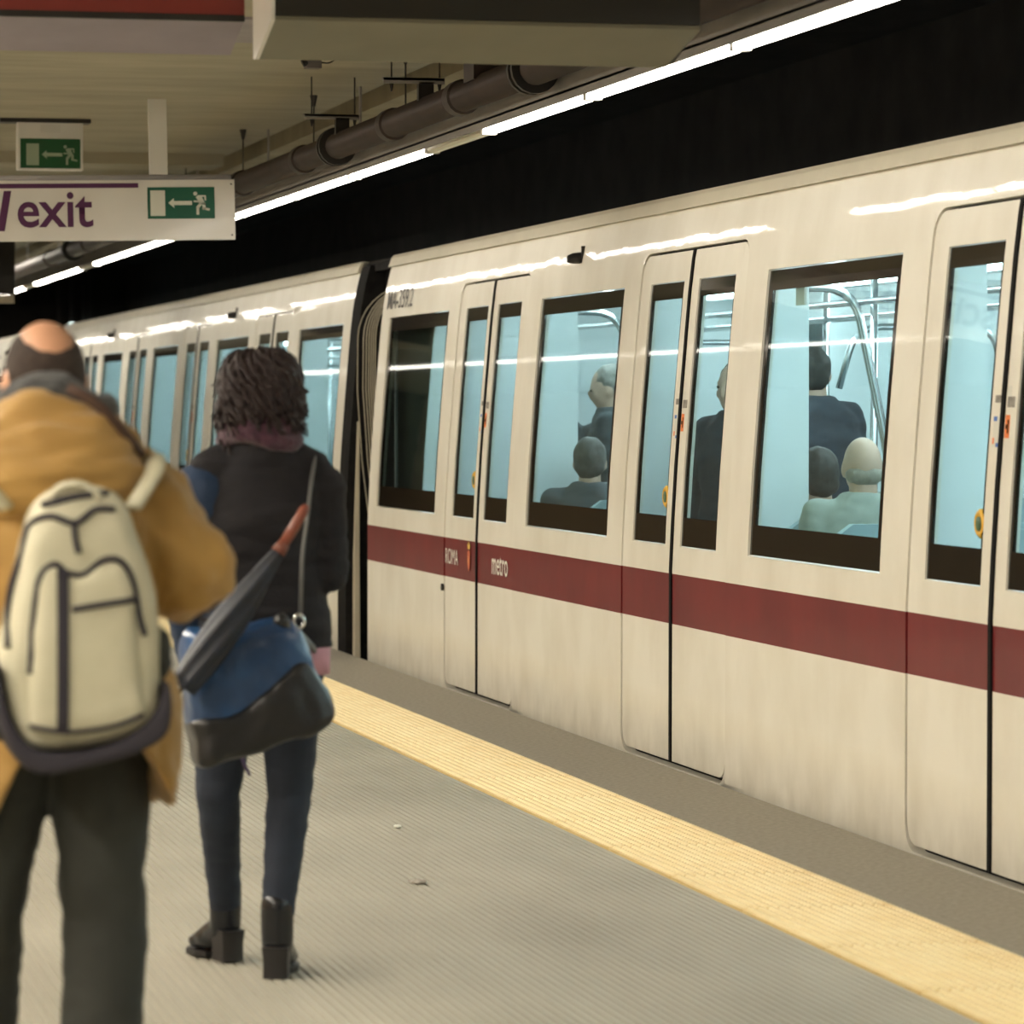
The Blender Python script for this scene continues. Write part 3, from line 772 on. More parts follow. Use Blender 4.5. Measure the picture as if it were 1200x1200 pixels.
for x, z in ((-.018, .025), (-.018, .30)): MB().tube([(x, -.004, z), (x, .004, z)], .005, 8).build('screw', DARKMET, es)
# smaller emergency exit lamp behind it
e2 = thing('emergency_exit_lamp', 'small white ceiling box with green exit pictogram, above the big sign', 'sign', (2.005, 21.5, 2.905))
MB().box(0, .375, 0, .10, 0, .272).build('housing', WHITEMET, e2)
MB().box(-.10, .42, -.02, .12, .272, CEIL - 2.905).build('mount_plate', DARKMET, e2)
GREEN2 = mat('lamp_green', (.012, .085, .03), .3)
p2 = MB(); mpoly(p2, [(.015, .01), (.36, .01), (.36, .18), (.015, .18)], Ms, .002, 0)
arrow_man(p2, sgn(.035, .012), .34, .155, 1); p2.build('pictogram', [GREEN2, mat('lamp_pale', (.30, .36, .26), .4)], e2)
MB().box(.13, .245, -.004, 0, .215, .262).build('cover_plate', mat('plate_white', (.64, .62, .58), .5), e2)
# dark hanging panel far down the platform
q = thing('dark_hanging_panel', 'dark panel hanging far down the platform, below the exit sign at left edge', 'panel', (1.9, 33.0, 2.47))
MB().box(0, 1.15, 0, .12, .075, .73).build('panel', black, q); MB().box(0, 1.14, -.02, .14, 0, .07).build('lower_rail', mat('beige_rail', (.36, .30, .20), .5), q)
# lamps on the far tunnel wall
for i, (px, py, r) in enumerate(((70, 385, .10), (85, 381, .16), (99, 378.5, .12), (107, 376.5, .09))):
    p = at(px, py, 56.0 + i)
    if p.x < 7.5: p = p
    q = thing('tunnel_lamp', 'tiny white tunnel lamp over the far carriage roof, %s from left' % ORD[i], 'light', (p.x, p.y, p.z), 'tunnel lamps')
    MB().ell((0, 0, 0), (r * .45, .03, r * .22), 10, 6).build('lens', emat('tunnel_glow_%d' % i if False else 'tunnel_glow', (.8, .95, .9), 3.0), q)
    MB().box(-.03, .03, .02, .06, -.02, 3.9 - p.z).build('stem', DARKMET, q)
# litter
def crumple(loc, s, m, name, label):
    mb = MB().ell((0, 0, s[2]), s, 12, 8); me = mb.mesh(name, m, True)
    for v in me.vertices: v.co += Vector((noise.noise(v.co * 60), noise.noise(v.co * 70 + Vector((3, 0, 0))), 0)) * s[0] * .4
    o = link(name, me, None, loc); tag(o, label, 'litter')
crumple((2.604, 13.24, 0), (.016, .03, .006), PALE, 'paper_scrap', 'tiny white paper scrap on the grey platform floor')
crumple((2.36, 11.67, 0), (.03, .05, .006), mat('litter_brown', (.16, .13, .10), .8, col2=(.5, .45, .38), vscale=40), 'crumpled_wrapper', 'brown crumpled wrapper lying on the grey platform floor')

#PEOPLE
# ------------------------------------------------------------------ people
def frame(d, ref):
    d = d.normalized(); a = (ref - d * ref.dot(d)).normalized(); return d, a, d.cross(a)

def add_hand(mb, wrist, d, palm, side, curl=.5):
    """palm, five fingers of different lengths and a thumb that leaves the side of the palm"""
    d, n, a = frame(Vector(d), Vector(palm)); a = a * side
    wr = Vector(wrist); c = wr + d * .05
    R = Matrix((a, d, n)).transposed()
    mb.ell(c, (.040, .052, .016), 12, 8, R)
    for i, (u, L) in enumerate(((-.030, .066), (-.010, .078), (.011, .072), (.031, .056))):
        p = wr + d * .092 + a * u; pts = [wr + d * .06 + a * u * .8, p]; ang = 0; dd = d.copy()
        for k, fr in enumerate((.45, .32, .25)):
            ang += curl * (.55 + .1 * i); dd = d * math.cos(ang) + n * math.sin(ang)
            p = p + dd * L * fr; pts.append(p)
        mb.limb(pts, [.0095, .0095, .0088, .008, .007], 8)
    t = wr + d * .028 - a * .032; p1 = t + (d * .6 - a * .75 + n * .2).normalized() * .036
    p2 = p1 + (d * .85 - a * .3 + n * .4).normalized() * .030; p3 = p2 + (d * .9 + a * .05 + n * .45).normalized() * .024
    mb.limb([wr + d * .02 - a * .012, t, p1, p2, p3], [.013, .012, .0105, .0095, .008], 8)

def add_head(mb, c, yaw=0.0, pitch=0.0):
    R = Matrix.Rotation(yaw, 3, 'Z') @ Matrix.Rotation(pitch, 3, 'X'); c = Vector(c)
    e = lambda p, r: mb.ell(c + R @ Vector(p), r, 16, 12, R)
    e((0, -.008, .012), (.076, .098, .103)); e((0, .022, -.045), (.060, .070, .068)); e((0, .060, -.088), (.028, .025, .022))
    e((0, .098, -.018), (.012, .020, .026)); e((0, .104, -.034), (.017, .014, .011)); e((0, .084, -.062), (.024, .012, .009))
    e((0, .078, .022), (.052, .018, .012))
    for s in (-1, 1):
        e((.079 * s, -.012, -.015), (.011, .020, .033)); e((.031 * s, .083, .0), (.014, .011, .010)); e((.045 * s, .062, -.03), (.02, .02, .02))
    return R

def base_body(J, skin, root, voxel=.009, hands=True, face=True):
    b = MB()
    add_head(b, J['head'], J.get('yaw', 0), J.get('pitch', 0))
    hd, nk, pl = Vector(J['head']), Vector(J['neck']), Vector(J['pel'])
    b.limb([hd + Vector((0, -.02, -.05)), nk], [.055, .060])
    ch = Vector(J['chest'])
    b.torso([(pl.x, pl.y, pl.z - .10, .11, .09), (pl.x, pl.y, pl.z, .155, .105), tuple(pl.lerp(ch, .45)) + (.135, .095), tuple(ch) + (.155, .105),
             (ch.x * .4 + nk.x * .6, ch.y * .4 + nk.y * .6, nk.z - .07, .15, .075), tuple(nk) + (.06, .055)])
    for s, k in ((-1, 'l'), (1, 'r')):
        sh, el, wr = Vector(J['sh' + k]), Vector(J['el' + k]), Vector(J['wr' + k])
        b.limb([sh, el, wr], [.045, .040, .029])
        if hands: add_hand(b, wr, J.get('hd' + k, wr - el), J.get('pm' + k, (-s, 0, 0)), s, J.get('curl', .5))
        hp, kn, an = Vector(J['hip' + k]), Vector(J['kn' + k]), Vector(J['an' + k])
        b.limb([hp, kn, an], [.078, .055, .038])
        f = Vector(J.get('ft' + k, (0, 1, 0))); b.limb([an + Vector((0, 0, -.03)), an + f * .085 + Vector((0, 0, -.05 - max(0, an.z - .08) * .9))], [.032, .022])
    o = fuse(b, 'body', skin, root, voxel, smooth=3)
    if face:
        R = Matrix.Rotation(J.get('yaw', 0), 3, 'Z') @ Matrix.Rotation(J.get('pitch', 0), 3, 'X')
        for s in (-1, 1):
            MB().ell(hd + R @ Vector((.031 * s, .088, .001)), (.010, .008, .007), 10, 8, R).build('eye', mat('eye_dark', (.03, .02, .015), .15), o, True)
    return o

def coat_mb(J, t, hem, flare=0.0, sl=(.075, .066, .052), shoulder=.02):
    b = MB(); pl, ch, nk = Vector(J['pel']), Vector(J['chest']), Vector(J['neck'])
    rings = [(pl.x, pl.y, hem, .165 + t + flare, .115 + t + flare * .7)]
    if hem < pl.z - .05: rings.append((pl.x, pl.y, pl.z, .165 + t + flare * .4, .115 + t + flare * .3))
    m = pl.lerp(ch, .5)
    rings += [(m.x, m.y, m.z, .15 + t, .105 + t), (ch.x, ch.y, ch.z, .165 + t, .115 + t), (ch.x * .4 + nk.x * .6, ch.y * .4 + nk.y * .6, nk.z - .06, .165 + t * .8, .085 + t * .8),
              (nk.x, nk.y, nk.z + .0, .085 + shoulder, .075 + shoulder), (nk.x, nk.y, nk.z + .03, .07 + shoulder, .065 + shoulder)]
    b.torso(rings)
    for k in 'lr': b.limb([J['sh' + k], J['el' + k], Vector(J['wr' + k])], sl)
    for k, s in (('l', -1), ('r', 1)): b.limb([nk + Vector((.05 * s, 0, -.055)), Vector(J['sh' + k]) + Vector((-.01 * s, 0, 0))], (.062, sl[0] * .97))
    return b

def trousers_mb(J, r=(.10, .075, .06), waist=(.17, .12)):
    b = MB(); pl = Vector(J['pel'])
    b.torso([(pl.x, pl.y, pl.z - .10, waist[0] * .85, waist[1] * .9), (pl.x, pl.y, pl.z, waist[0], waist[1]), (pl.x, pl.y, pl.z + .12, waist[0] * .9, waist[1] * .9)])
    for k in 'lr': b.limb([J['hip' + k], J['kn' + k], J['an' + k]], r)
    return b

def shoe(J, k, m, root, heel=.0):
    an = Vector(J['an' + k]); f = Vector(J.get('ft' + k, (0, 1, 0))).normalized(); s = f.cross(Vector((0, 0, 1)))
    z0 = an.z - .08; R = Matrix((s, f, Vector((0, 0, 1)))).transposed()
    b = MB(); b.ell((an.x, an.y, z0 + .055) , (.042, .055, .052), 14, 10, R)
    p = an + f * .12; b.ell((p.x, p.y, z0 + .036), (.045, .09, .034), 14, 10, R)
    q = an + f * .06; b.ell((q.x, q.y, z0 + .02), (.043, .14, .02), 14, 8, R)
    return fuse(b, 'shoe', m, root, .008, smooth=3)

def stand(h=1.70, **kw):
    s = h / 1.70
    J = dict(pel=(0, 0, .95), chest=(0, 0, 1.27), neck=(0, -.005, 1.455), head=(0, .02, 1.585),
             shl=(-.175, 0, 1.39), shr=(.175, 0, 1.39), ell=(-.21, -.03, 1.11), elr=(.21, -.03, 1.11), wrl=(-.2, .06, .87), wrr=(.2, .06, .87),
             hipl=(-.085, 0, .88), hipr=(.085, 0, .88), knl=(-.09, .01, .48), knr=(.09, .01, .48), anl=(-.09, -.03, .08), anr=(.09, -.03, .08))
    J.update(kw)
    sc_ = ('pel', 'chest', 'neck', 'head', 'shl', 'shr', 'ell', 'elr', 'wrl', 'wrr', 'hipl', 'hipr', 'knl', 'knr', 'anl', 'anr')
    for k in sc_: J[k] = Vector(J[k]) * s
    for k in ('anl', 'anr'):
        if k not in kw: J[k].z = .08
    return J
def sit(h=1.70, **kw):
    J = stand(h)
    for k in ('pel', 'chest', 'neck', 'head', 'shl', 'shr', 'ell', 'elr'): J[k] = J[k] - Vector((0, 0, .36))
    J['wrl'], J['wrr'] = Vector((-.1, .28, .66)), Vector((.1, .28, .66)); J['ell'].y = J['elr'].y = .02
    J['hipl'], J['hipr'] = Vector((-.09, .02, .55)), Vector((.09, .02, .55))
    J['knl'], J['knr'] = Vector((-.1, .42, .52)), Vector((.1, .42, .52)); J['anl'], J['anr'] = Vector((-.1, .40, .09)), Vector((.1, .40, .09))
    J.update({k: (Vector(v) if not isinstance(v, (int, float)) else v) for k, v in kw.items()}); return J

FAB = dict(bump=.25, bscale=260)
SHOEB = mat('black_leather', (.007, .008, .011), .26, bump=.05)

# ---- bald man in the ochre coat
MX, MY = .755, 7.5
man = thing('person', 'bald man in bulky ochre hooded coat walking away at left edge', 'person', (MX, MY, 0))
JM = stand(1.70, pel=(.02, 0, .95), chest=(.0, -.01, 1.25), neck=(.0, .0, 1.45), head=(.0, .035, 1.585), pitch=-.12, yaw=.1,
           shl=(-.19, 0, 1.36), shr=(.19, 0, 1.355), ell=(-.32, -.02, 1.16), elr=(.295, -.01, 1.185), wrl=(-.20, .22, 1.12), wrr=(.19, .22, 1.15),
           pml=(1, 0, 0), pmr=(-1, 0, 0), hipl=(-.085, 0, .88), hipr=(.105, 0, .88), knl=(-.12, .10, .50), knr=(.115, .02, .49),
           anl=(-.14, .24, .08), anr=(.10, -.05, .08), curl=.9)
base_body(JM, SKIN, man, .008)
OCHRE = mat('ochre_canvas', (.42, .245, .062), .75, col2=(.32, .18, .045), vscale=5, bump=.3, bscale=220, sheen=.2)
cb = coat_mb(JM, .055, .74, .012, (.092, .088, .07), .05)
def hem_post(p):
    if p.z < .98:
        k = max(0, (.98 - p.z) / .25) * min(1, max(0, 1.9 * (1 - abs(p.x - .06) / .19))); p = p + Vector((0, 0, .13 * k * min(1, max(0, (.15 - p.y) / .15))))
    if p.z < 1.05 and p.x > .05:
        w_ = min(1, (p.x - .05) / .14); w_ = w_ * w_ * (3 - 2 * w_)
        p = p + Vector((w_ * .025 * math.sin(max(0, min(1, (1.05 - p.z) / .34)) * PI), 0, -max(0, .92 - p.z) * .20 * w_))
    if p.z < .80 and p.x < 0: p = p - Vector((0, 0, (.80 - p.z) * .8))
    return p
fuse(cb, 'coat', OCHRE, man, .010, amp=.019, freq=(12, 12, 13), smooth=4, post=hem_post, seed=3)
# hood bunched on the shoulders
hd = MB()
hd.torso([(.0, -.10, 1.285, .07, .03), (.0, -.115, 1.31, .14, .06), (.0, -.11, 1.36, .185, .085), (.0, -.10, 1.42, .18, .095), (.0, -.085, 1.48, .15, .095), (.0, -.07, 1.53, .105, .08), (0, -.06, 1.56, .06, .06)], e=2.2)
hd.limb([(.10, -.09, 1.49), (.155, -.05, 1.455), (.165, .02, 1.43)], [.03, .035, .03])
fuse(hd, 'hood', OCHRE, man, .008, amp=.020, freq=(6, 8, 24), smooth=3, seed=9)
MB().tube(bent([(.03, -.13, 1.565), (.085, -.15, 1.535), (.14, -.14, 1.475), (.18, -.09, 1.43)], .06), .011, 8).build('hood_trim', mat('trim_brown', (.06, .03, .018), .8), man, True)
sf = MB()
for k in range(3):
    z = 1.535 + k * .019
    ring = [(.0 + .012 * k + (.116 - .010 * k) * math.cos(t), .01 + (.11 - .012 * k) * math.sin(t), z - .06 * max(0, math.cos(t)) - .03 * max(0, -math.cos(t)) + .012 * math.sin(3 * t + k)) for t in [2 * PI * i / 28 for i in range(29)]]
    sf.tube(ring, .036 - .003 * k, 10)
fuse(sf, 'scarf', mat('scarf_charcoal', (.040, .042, .042), .95, col2=(.022, .022, .022), vscale=18, bump=.5, bscale=180, sheen=.3), man, .008, amp=.006, freq=(25, 25, 12), smooth=2)
# fringe of dark hair round the bald crown
hb_ = MB(); R = Matrix.Rotation(.1, 3, 'Z') @ Matrix.Rotation(-.12, 3, 'X'); hc = Vector(JM['head'])
n, m_ = 30, 14; vs, fs = [], []
for i in range(m_ + 1):
    a = -PI * .42 + (PI * .42 + .85) * i / m_
    for k in range(n + 1):
        t = PI * .93 + (PI * 1.14) * k / n
        r = 1.0 + .065 * (1 - (i / m_) ** 3) + .02 * noise.noise(Vector((k * .9, i * .9, 0)))
        drop = .0 if i < m_ else 0
        sag = (.98 * max(0, math.sin(t - PI)) ** 1.5 + .09 * noise.noise(Vector((k * 1.7, 0, 5)))) * (i / m_)
        aa = a - sag * .6
        vs.append(hc + R @ Vector((.078 * r * math.cos(aa) * math.cos(t), -.008 + .100 * r * math.cos(aa) * math.sin(t), .012 + .104 * r * math.sin(aa))))
for i in range(m_):
    for k in range(n): a = i * (n + 1) + k; fs.append((a, a + 1, a + n + 2, a + n + 1))
MB().add(vs, fs).build('hair', mat('hair_greybrown', (.055, .035, .025), .8, col2=(.03, .018, .012), vscale=60, bump=.6, bscale=300), man, True)
fuse(trousers_mb(JM, (.105, .088, .082), (.185, .135)), 'trousers', mat('charcoal_twill', (.018, .019, .015), .85, col2=(.030, .032, .026), vscale=7, **FAB), man, .010, amp=.008, freq=(8, 8, 16), smooth=4, seed=1)
for k in 'lr': shoe(JM, k, SHOEB, man)

# ---- his backpack
PKY = 7.24
pk = thing('backpack', 'pale beige backpack with dark piping on the man in ochre coat', 'backpack', (at(95, 890, PKY).x, PKY, at(95, 895, PKY).z))
pko = Vector(pk.location)
def pillow(mb, poly, yc, depth, levels=(( 1.0, 0.0), (.985, .45), (.93, .75), (.80, .93), (.55, 1.0)), flatback=False):
    """outline (x, z) inflated along y; front bulges to -y"""
    c = Vector((sum(p[0] for p in poly) / len(poly), sum(p[1] for p in poly) / len(poly)))
    rings = []
    for s, h in reversed(levels): rings.append([(c.x + (p[0] - c.x) * s, yc + depth * h * (.3 if flatback else 1), c.y + (p[1] - c.y) * s) for p in poly])
    for s, h in levels[1:]: rings.append([(c.x + (p[0] - c.x) * s, yc - depth * h, c.y + (p[1] - c.y) * s) for p in poly])
    mb.loft(rings, True)
def outline(pts, Y, org, k=4):
    """smooth closed outline from photo points at distance Y, relative to org"""
    P = [at(x, y, Y) - org for x, y in pts]; P = [Vector((p.x, p.z)) for p in P]; n = len(P); out = []
    for i in range(n):
        p0, p1, p2, p3 = P[i - 1], P[i], P[(i + 1) % n], P[(i + 2) % n]
        for j in range(k):
            t = j / k
            out.append(.5 * ((2 * p1) + (p2 - p0) * t + (2 * p0 - 5 * p1 + 4 * p2 - p3) * t * t + (3 * p1 - p0 - 3 * p2 + p3) * t ** 3))
    return out
PKBEIGE = mat('pack_beige', (.57, .54, .40), .7, col2=(.46, .44, .31), vscale=7, bump=.25, bscale=200)
PKDARK = mat('pack_navy', (.022, .019, .028), .75, bump=.25, bscale=200)
pb = MB(); pillow(pb, outline([(60, 572), (100, 566), (138, 580), (160, 630), (178, 690), (186, 745), (186, 800), (176, 850), (120, 872), (60, 880), (20, 868), (-6, 800), (4, 720), (22, 640), (38, 592)], PKY, pko), 0, .10)
bag = fuse(pb, 'main_body', PKBEIGE, pk, .007, amp=.004, freq=(9, 9, 12), smooth=3)
bm_ = bmesh.new(); bm_.from_mesh(bag.data); BV = BVHTree.FromBMesh(bm_); bm_.free()
def onpack(px, py, lift=.004, Y=PKY - .10, bv=None):
    p = at(px, py, Y) - pko
    h = (bv or BV).ray_cast(Vector((p.x, -.6, p.z)), Vector((0, 1, 0)))
    y = h[0].y if h[0] else -.05
    return Vector((p.x, y - lift, p.z))
# front pocket, raised
fp_ = MB(); pillow(fp_, outline([(46, 672), (64, 662), (80, 672), (100, 672), (124, 656), (146, 660), (158, 690), (162, 740), (166, 800), (168, 842), (110, 858), (60, 866), (33, 850), (34, 780), (38, 715)], PKY - .10, pko), -.075, .045)
pocket = fuse(fp_, 'front_pocket', PKBEIGE, pk, .006, amp=.003, freq=(10, 10, 14), smooth=3)
bm_ = bmesh.new(); bm_.from_mesh(pocket.data); BV2 = BVHTree.FromBMesh(bm_); bm_.free()
def both(px, py):
    a = onpack(px, py); b = onpack(px, py, .004, PKY - .11, BV2); return a if a.y < b.y else b
def curve(pts, r, name, m, parent, k=6):
    q = []; P = [Vector(p) for p in pts]
    for i in range(len(P) - 1):
        p0, p1, p2, p3 = P[max(i - 1, 0)], P[i], P[i + 1], P[min(i + 2, len(P) - 1)]
        for j in range(k):
            t = j / k; s_ = .5 * ((2 * p1) + (p2 - p0) * t + (2 * p0 - 5 * p1 + 4 * p2 - p3) * t * t + (3 * p1 - p0 - 3 * p2 + p3) * t ** 3)
            y = both(s_.x, s_.y); q.append(y)
    q.append(both(P[-1].x, P[-1].y))
    return MB().tube(q, r, 8).build(name, m, parent, True)
C2 = lambda L: [Vector((x, y, 0)) for x, y in L]
curve(C2([(10, 760), (14, 700), (28, 650), (38, 615), (60, 605), (88, 613), (112, 597), (135, 597)]), .0065, 'piping', PKDARK, pk)
curve(C2([(87, 613), (88, 632), (92, 648)]), .006, 'zip_pull', PKDARK, pk)
curve(C2([(35, 790), (40, 715), (48, 675), (64, 661), (78, 671), (98, 673), (122, 656), (142, 658), (156, 682), (163, 720), (170, 745)]), .006, 'piping', PKDARK, pk)
curve(C2([(84, 714), (120, 708), (160, 702)]), .006, 'pocket_zip', PKDARK, pk)
curve(C2([(36, 852), (80, 858), (130, 852), (168, 838)]), .005, 'piping', PKDARK, pk)
stp = MB(); L_, R_ = [both(66, y) for y in range(668, 862, 12)], [both(80, y) for y in range(668, 862, 12)]
stp.add([p + Vector((0, -.002, 0)) for p in L_] + [p + Vector((0, -.002, 0)) for p in R_] + [p + Vector((0, .01, 0)) for p in L_] + [p + Vector((0, .01, 0)) for p in R_],
        [(i, i + 1, len(L_) + i + 1, len(L_) + i) for i in range(len(L_) - 1)]); stp.build('centre_strip', PKDARK, pk)
# dark base cup
bs = MB(); pillow(bs, outline([(-8, 770), (4, 830), (32, 872), (80, 878), (140, 862), (178, 828), (186, 800), (194, 800), (193, 850), (160, 876), (100, 893), (50, 903), (20, 892), (-4, 850), (-14, 790)], PKY, pko, 3), 0, .104, ((1, 0), (.995, .6), (.985, .9), (.97, 1.0)))
fuse(bs, 'base_cup', PKDARK, pk, .007, smooth=2)
for px, s in ((184, 1), (0, -1)):
    sp_ = MB(); c = at(px, 765 if s > 0 else 815, PKY) - pko
    sp_.ell((c.x, -.02, c.z), (.028, .05, .055 if s > 0 else .09), 14, 10)
    fuse(sp_, 'side_pocket', mat('pack_mesh_black', (.03, .035, .028), .8, col2=(.012, .012, .012), vscale=60), pk, .006, amp=.006, freq=(30, 30, 30), smooth=1)
hnd = [onpack(58, 588, .0), onpack(70, 572, .015), onpack(90, 566, .02), onpack(108, 572, .015), onpack(120, 586, .0)]
MB().tube(bent(hnd, .03), .014, 8, flat=.6).build('top_handle', PKBEIGE, pk, True)
curve(C2([(52, 592), (90, 582), (128, 578)]), .007, 'handle_binding', PKDARK, pk)
for s in (-1, 1):
    x = .125 * s - .015
    MB().tube(bent([(x, .05, .50), (x + .055 * s, .10, .575), (x + .06 * s, .22, .60), (x + .04 * s, .36, .55), (x + .03 * s, .44, .34)], .06), .022, 8, flat=.5).build('shoulder_strap', PKBEIGE, pk, True)

# ---- woman in the dark jacket
WX, WY = 1.56, 9.83
wom = thing('person', 'dark haired woman in dark jacket with blue light painted on the left sleeve, and boots, walking away', 'person', (WX, WY, 0))
JW = stand(1.66, pel=(.0, .0, .95), chest=(.0, -.01, 1.25), neck=(.0, -.005, 1.42), head=(.0, .02, 1.605), yaw=0, pitch=-.05,
           shl=(-.165, 0, 1.355), shr=(.165, 0, 1.345), ell=(-.198, .02, 1.09), elr=(.185, -.02, 1.115), wrl=(-.17, .12, .88), wrr=(.13, .20, 1.16),
           hipl=(-.08, .02, .88), hipr=(.085, 0, .88), knl=(-.105, .10, .50), knr=(.085, .04, .50), anl=(-.06, .27, .165), anr=(.045, .0, .16), ftl=(-.35, .94, 0), ftr=(.3, .95, 0), curl=.8)
JW['anl'], JW['anr'] = Vector((-.052, .30, .155)), Vector((.042, -.01, .15))
base_body(JW, SKIN, wom, .008)
JACK = mat('jacket_black', (.010, .009, .011), .8, col2=(.016, .015, .018), vscale=9, bump=.35, bscale=160, spec=.3)
SLEEVELIT = mat('sleeve_blue_lit', (.012, .036, .088), .7, col2=(.009, .026, .065), vscale=8, bump=.3, bscale=180)  # blue light from the left, painted into the dark sleeve's colour
cj = MB(); pl = JW['pel']
cj.torso([(.015, .0, .885, .178, .135), (.012, 0, .95, .180, .135), (.008, 0, 1.03, .165, .125), (.0, -.005, 1.13, .160, .122), (.004, -.01, 1.23, .166, .128), (.008, -.005, 1.315, .160, .105), (0, -.005, 1.365, .13, .09), (0, -.01, 1.425, .085, .08), (0, -.01, 1.455, .075, .072)])
cj.limb([JW['shr'], JW['elr'], JW['wrr']], (.070, .060, .046)).limb([(-.05, -.01, 1.395), (-.135, -.005, 1.362)], (.055, .060)).limb([(.05, -.01, 1.395), (.135, -.005, 1.36)], (.055, .060))
fuse(cj, 'jacket', JACK, wom, .008, amp=.008, freq=(7, 7, 26), smooth=4, seed=5)
cs = MB().limb([JW['shl'] + Vector((-.0, -.005, -.018)), JW['ell'] + Vector((-.01, -.02, 0)), JW['wrl']], (.080, .064, .048)); fuse(cs, 'left_sleeve', SLEEVELIT, wom, .008, amp=.006, freq=(9, 9, 22), smooth=3)['label'] = 'dark left sleeve with blue light painted in'
MB().torso([(.015, .0, .815, .170, .128), (.015, 0, .89, .172, .130)], 28).build('shirt_hem', mat('shirt_pink', (.55, .27, .32), .8, var=.25, vscale=20), wom, True)
cu = MB().limb([JW['wrl'] + Vector((0, -.004, .012)), JW['wrl'] + Vector((0, .01, -.012))], (.040, .040)); cu.build('cuff', mat('cuff_purple', (.20, .04, .20), .8), wom, True)
sw = MB()
for k in range(3):
    z = 1.445 + .03 * k
    sw.tube([((.094 - .008 * k) * math.cos(t), .0 + (.092 - .006 * k) * math.sin(t), z + .012 * math.sin(2 * t + 1.3 * k)) for t in [2 * PI * i / 28 for i in range(29)]], .026, 10)
fuse(sw, 'scarf', mat('scarf_maroon', (.075, .020, .040), .95, col2=(.045, .012, .028), vscale=30, bump=.7, bscale=130, sheen=.3), wom, .007, amp=.006, freq=(28, 28, 18), smooth=2)
# wavy bob
HAIRM = mat('hair_dark_brown', (.020, .012, .012), .38, col2=(.034, .022, .021), vscale=50, bump=.5, bscale=240, spec=.3)
hr = MB(); hc = Vector(JW['head'])
hr.ell(hc + Vector((0, -.018, .018)), (.094, .105, .104)); hr.ell(hc + Vector((0, -.045, -.035)), (.108, .075, .085)); hr.ell(hc + Vector((.08, -.01, -.075)), (.034, .05, .04)); hr.ell(hc + Vector((-.082, -.01, -.065)), (.034, .05, .045))
cap = fuse(hr, 'hair', HAIRM, wom, .007, amp=.012, freq=(24, 24, 15), smooth=2, fine=.003)
cur = MB(); rnd = random.Random(3)
for i in range(230):
    t = rnd.uniform(-.15, PI + .15) + PI; ph = rnd.uniform(-.2, 1.25)
    p = hc + Vector((.098 * math.cos(ph) * math.cos(t), -.02 + .106 * math.cos(ph) * math.sin(t), .018 + .106 * math.sin(ph)))
    out = Vector((math.cos(t), math.sin(t), 0)); tang = Vector((-math.sin(t), math.cos(t), 0)); L = rnd.uniform(.08, .17); w_ = rnd.uniform(.008, .020); f0 = rnd.uniform(0, 6)
    pts = []
    for k in range(9):
        s_ = k / 8; z = p.z - L * s_; r_ = 1.0
        base = hc + Vector((0, -.02, 0)); h_ = max(-1, min(1, (z - hc.z - .018) / .108)); rad = .104 * math.sqrt(max(.0, 1 - max(0, h_) ** 2))
        if z < hc.z - .02: rad = .108 - .18 * max(0, (hc.z - .085) - z)
        q = Vector((base.x + out.x * (rad + .003), base.y + out.y * (rad * 1.0 + .003), z))
        if k == 8: q += out * .012
        pts.append(q + tang * math.sin(f0 + s_ * 8) * w_ + out * math.cos(f0 + s_ * 8) * w_ * .6)
    cur.tube(pts, [.0065 * (1 - .55 * (k / 8) ** 2) for k in range(9)], 5)
tag(cur.build('curls', HAIRM, cap, True), kind='stuff')
fuse(trousers_mb(JW, (.094, .062, .044), (.172, .128)), 'jeans', mat('navy_denim', (.010, .015, .028), .8, col2=(.016, .024, .042), vscale=9, **FAB), wom, .008, amp=.004, freq=(9, 9, 26), smooth=4, seed=2)
for k in 'lr':
    an = JW['an' + k]; f = Vector(JW['ft' + k]).normalized(); s_ = f.cross(Vector((0, 0, 1))); R = Matrix((s_, f, Vector((0, 0, 1)))).transposed()
    b = MB(); b.limb([an + Vector((0, 0, .04)), an + Vector((0, 0, -.055))], [.046, .044]); h0 = an.z - .15
    p = an + f * .085; b.ell((p.x, p.y, h0 + .048), (.042, .07, .032), 14, 10, R); p = an + f * .13; b.ell((p.x, p.y, h0 + .036), (.040, .055, .024), 14, 10, R)
    b.tube([an + Vector((0, 0, -.06)) , an + f * .10 + Vector((0, 0, -.10))], [.043, .036], 12)
    bo = fuse(b, 'boot', SHOEB, wom, .007, smooth=3)
    hl = MB()
    hl.loft([[Vector((an.x, an.y, h0 + z)) + s_ * a * w2 + f * (c * w2 - .012) for a, c in ((-.033, -.030), (-.022, -.038), (.022, -.038), (.033, -.030), (.033, .03), (-.033, .03))] for z, w2 in ((0, 1.0), (.04, .98), (.085, 1.1))])
    hl.build('heel', mat('heel_black', (.014, .012, .012), .5), bo, sharp=40)
    so = MB(); so.loft([[Vector((an.x, an.y, h0 + z)) + s_ * a + f * c for a, c in ((-.03, .06), (-.042, .10), (-.038, .16), (-.015, .19), (.015, .19), (.038, .16), (.042, .10), (.03, .06))] for z in (0, .016)])
    so.build('sole', mat('heel_black', (.014, .012, .012), .5), bo)
MB().tube([(-.085, -.13, .70), (-.082, -.135, .64), (-.065, -.13, .585), (-.05, -.125, .555)], .005, 6).build('drawstring', mat('cord_purple', (.10, .07, .16), .7), wom, True)

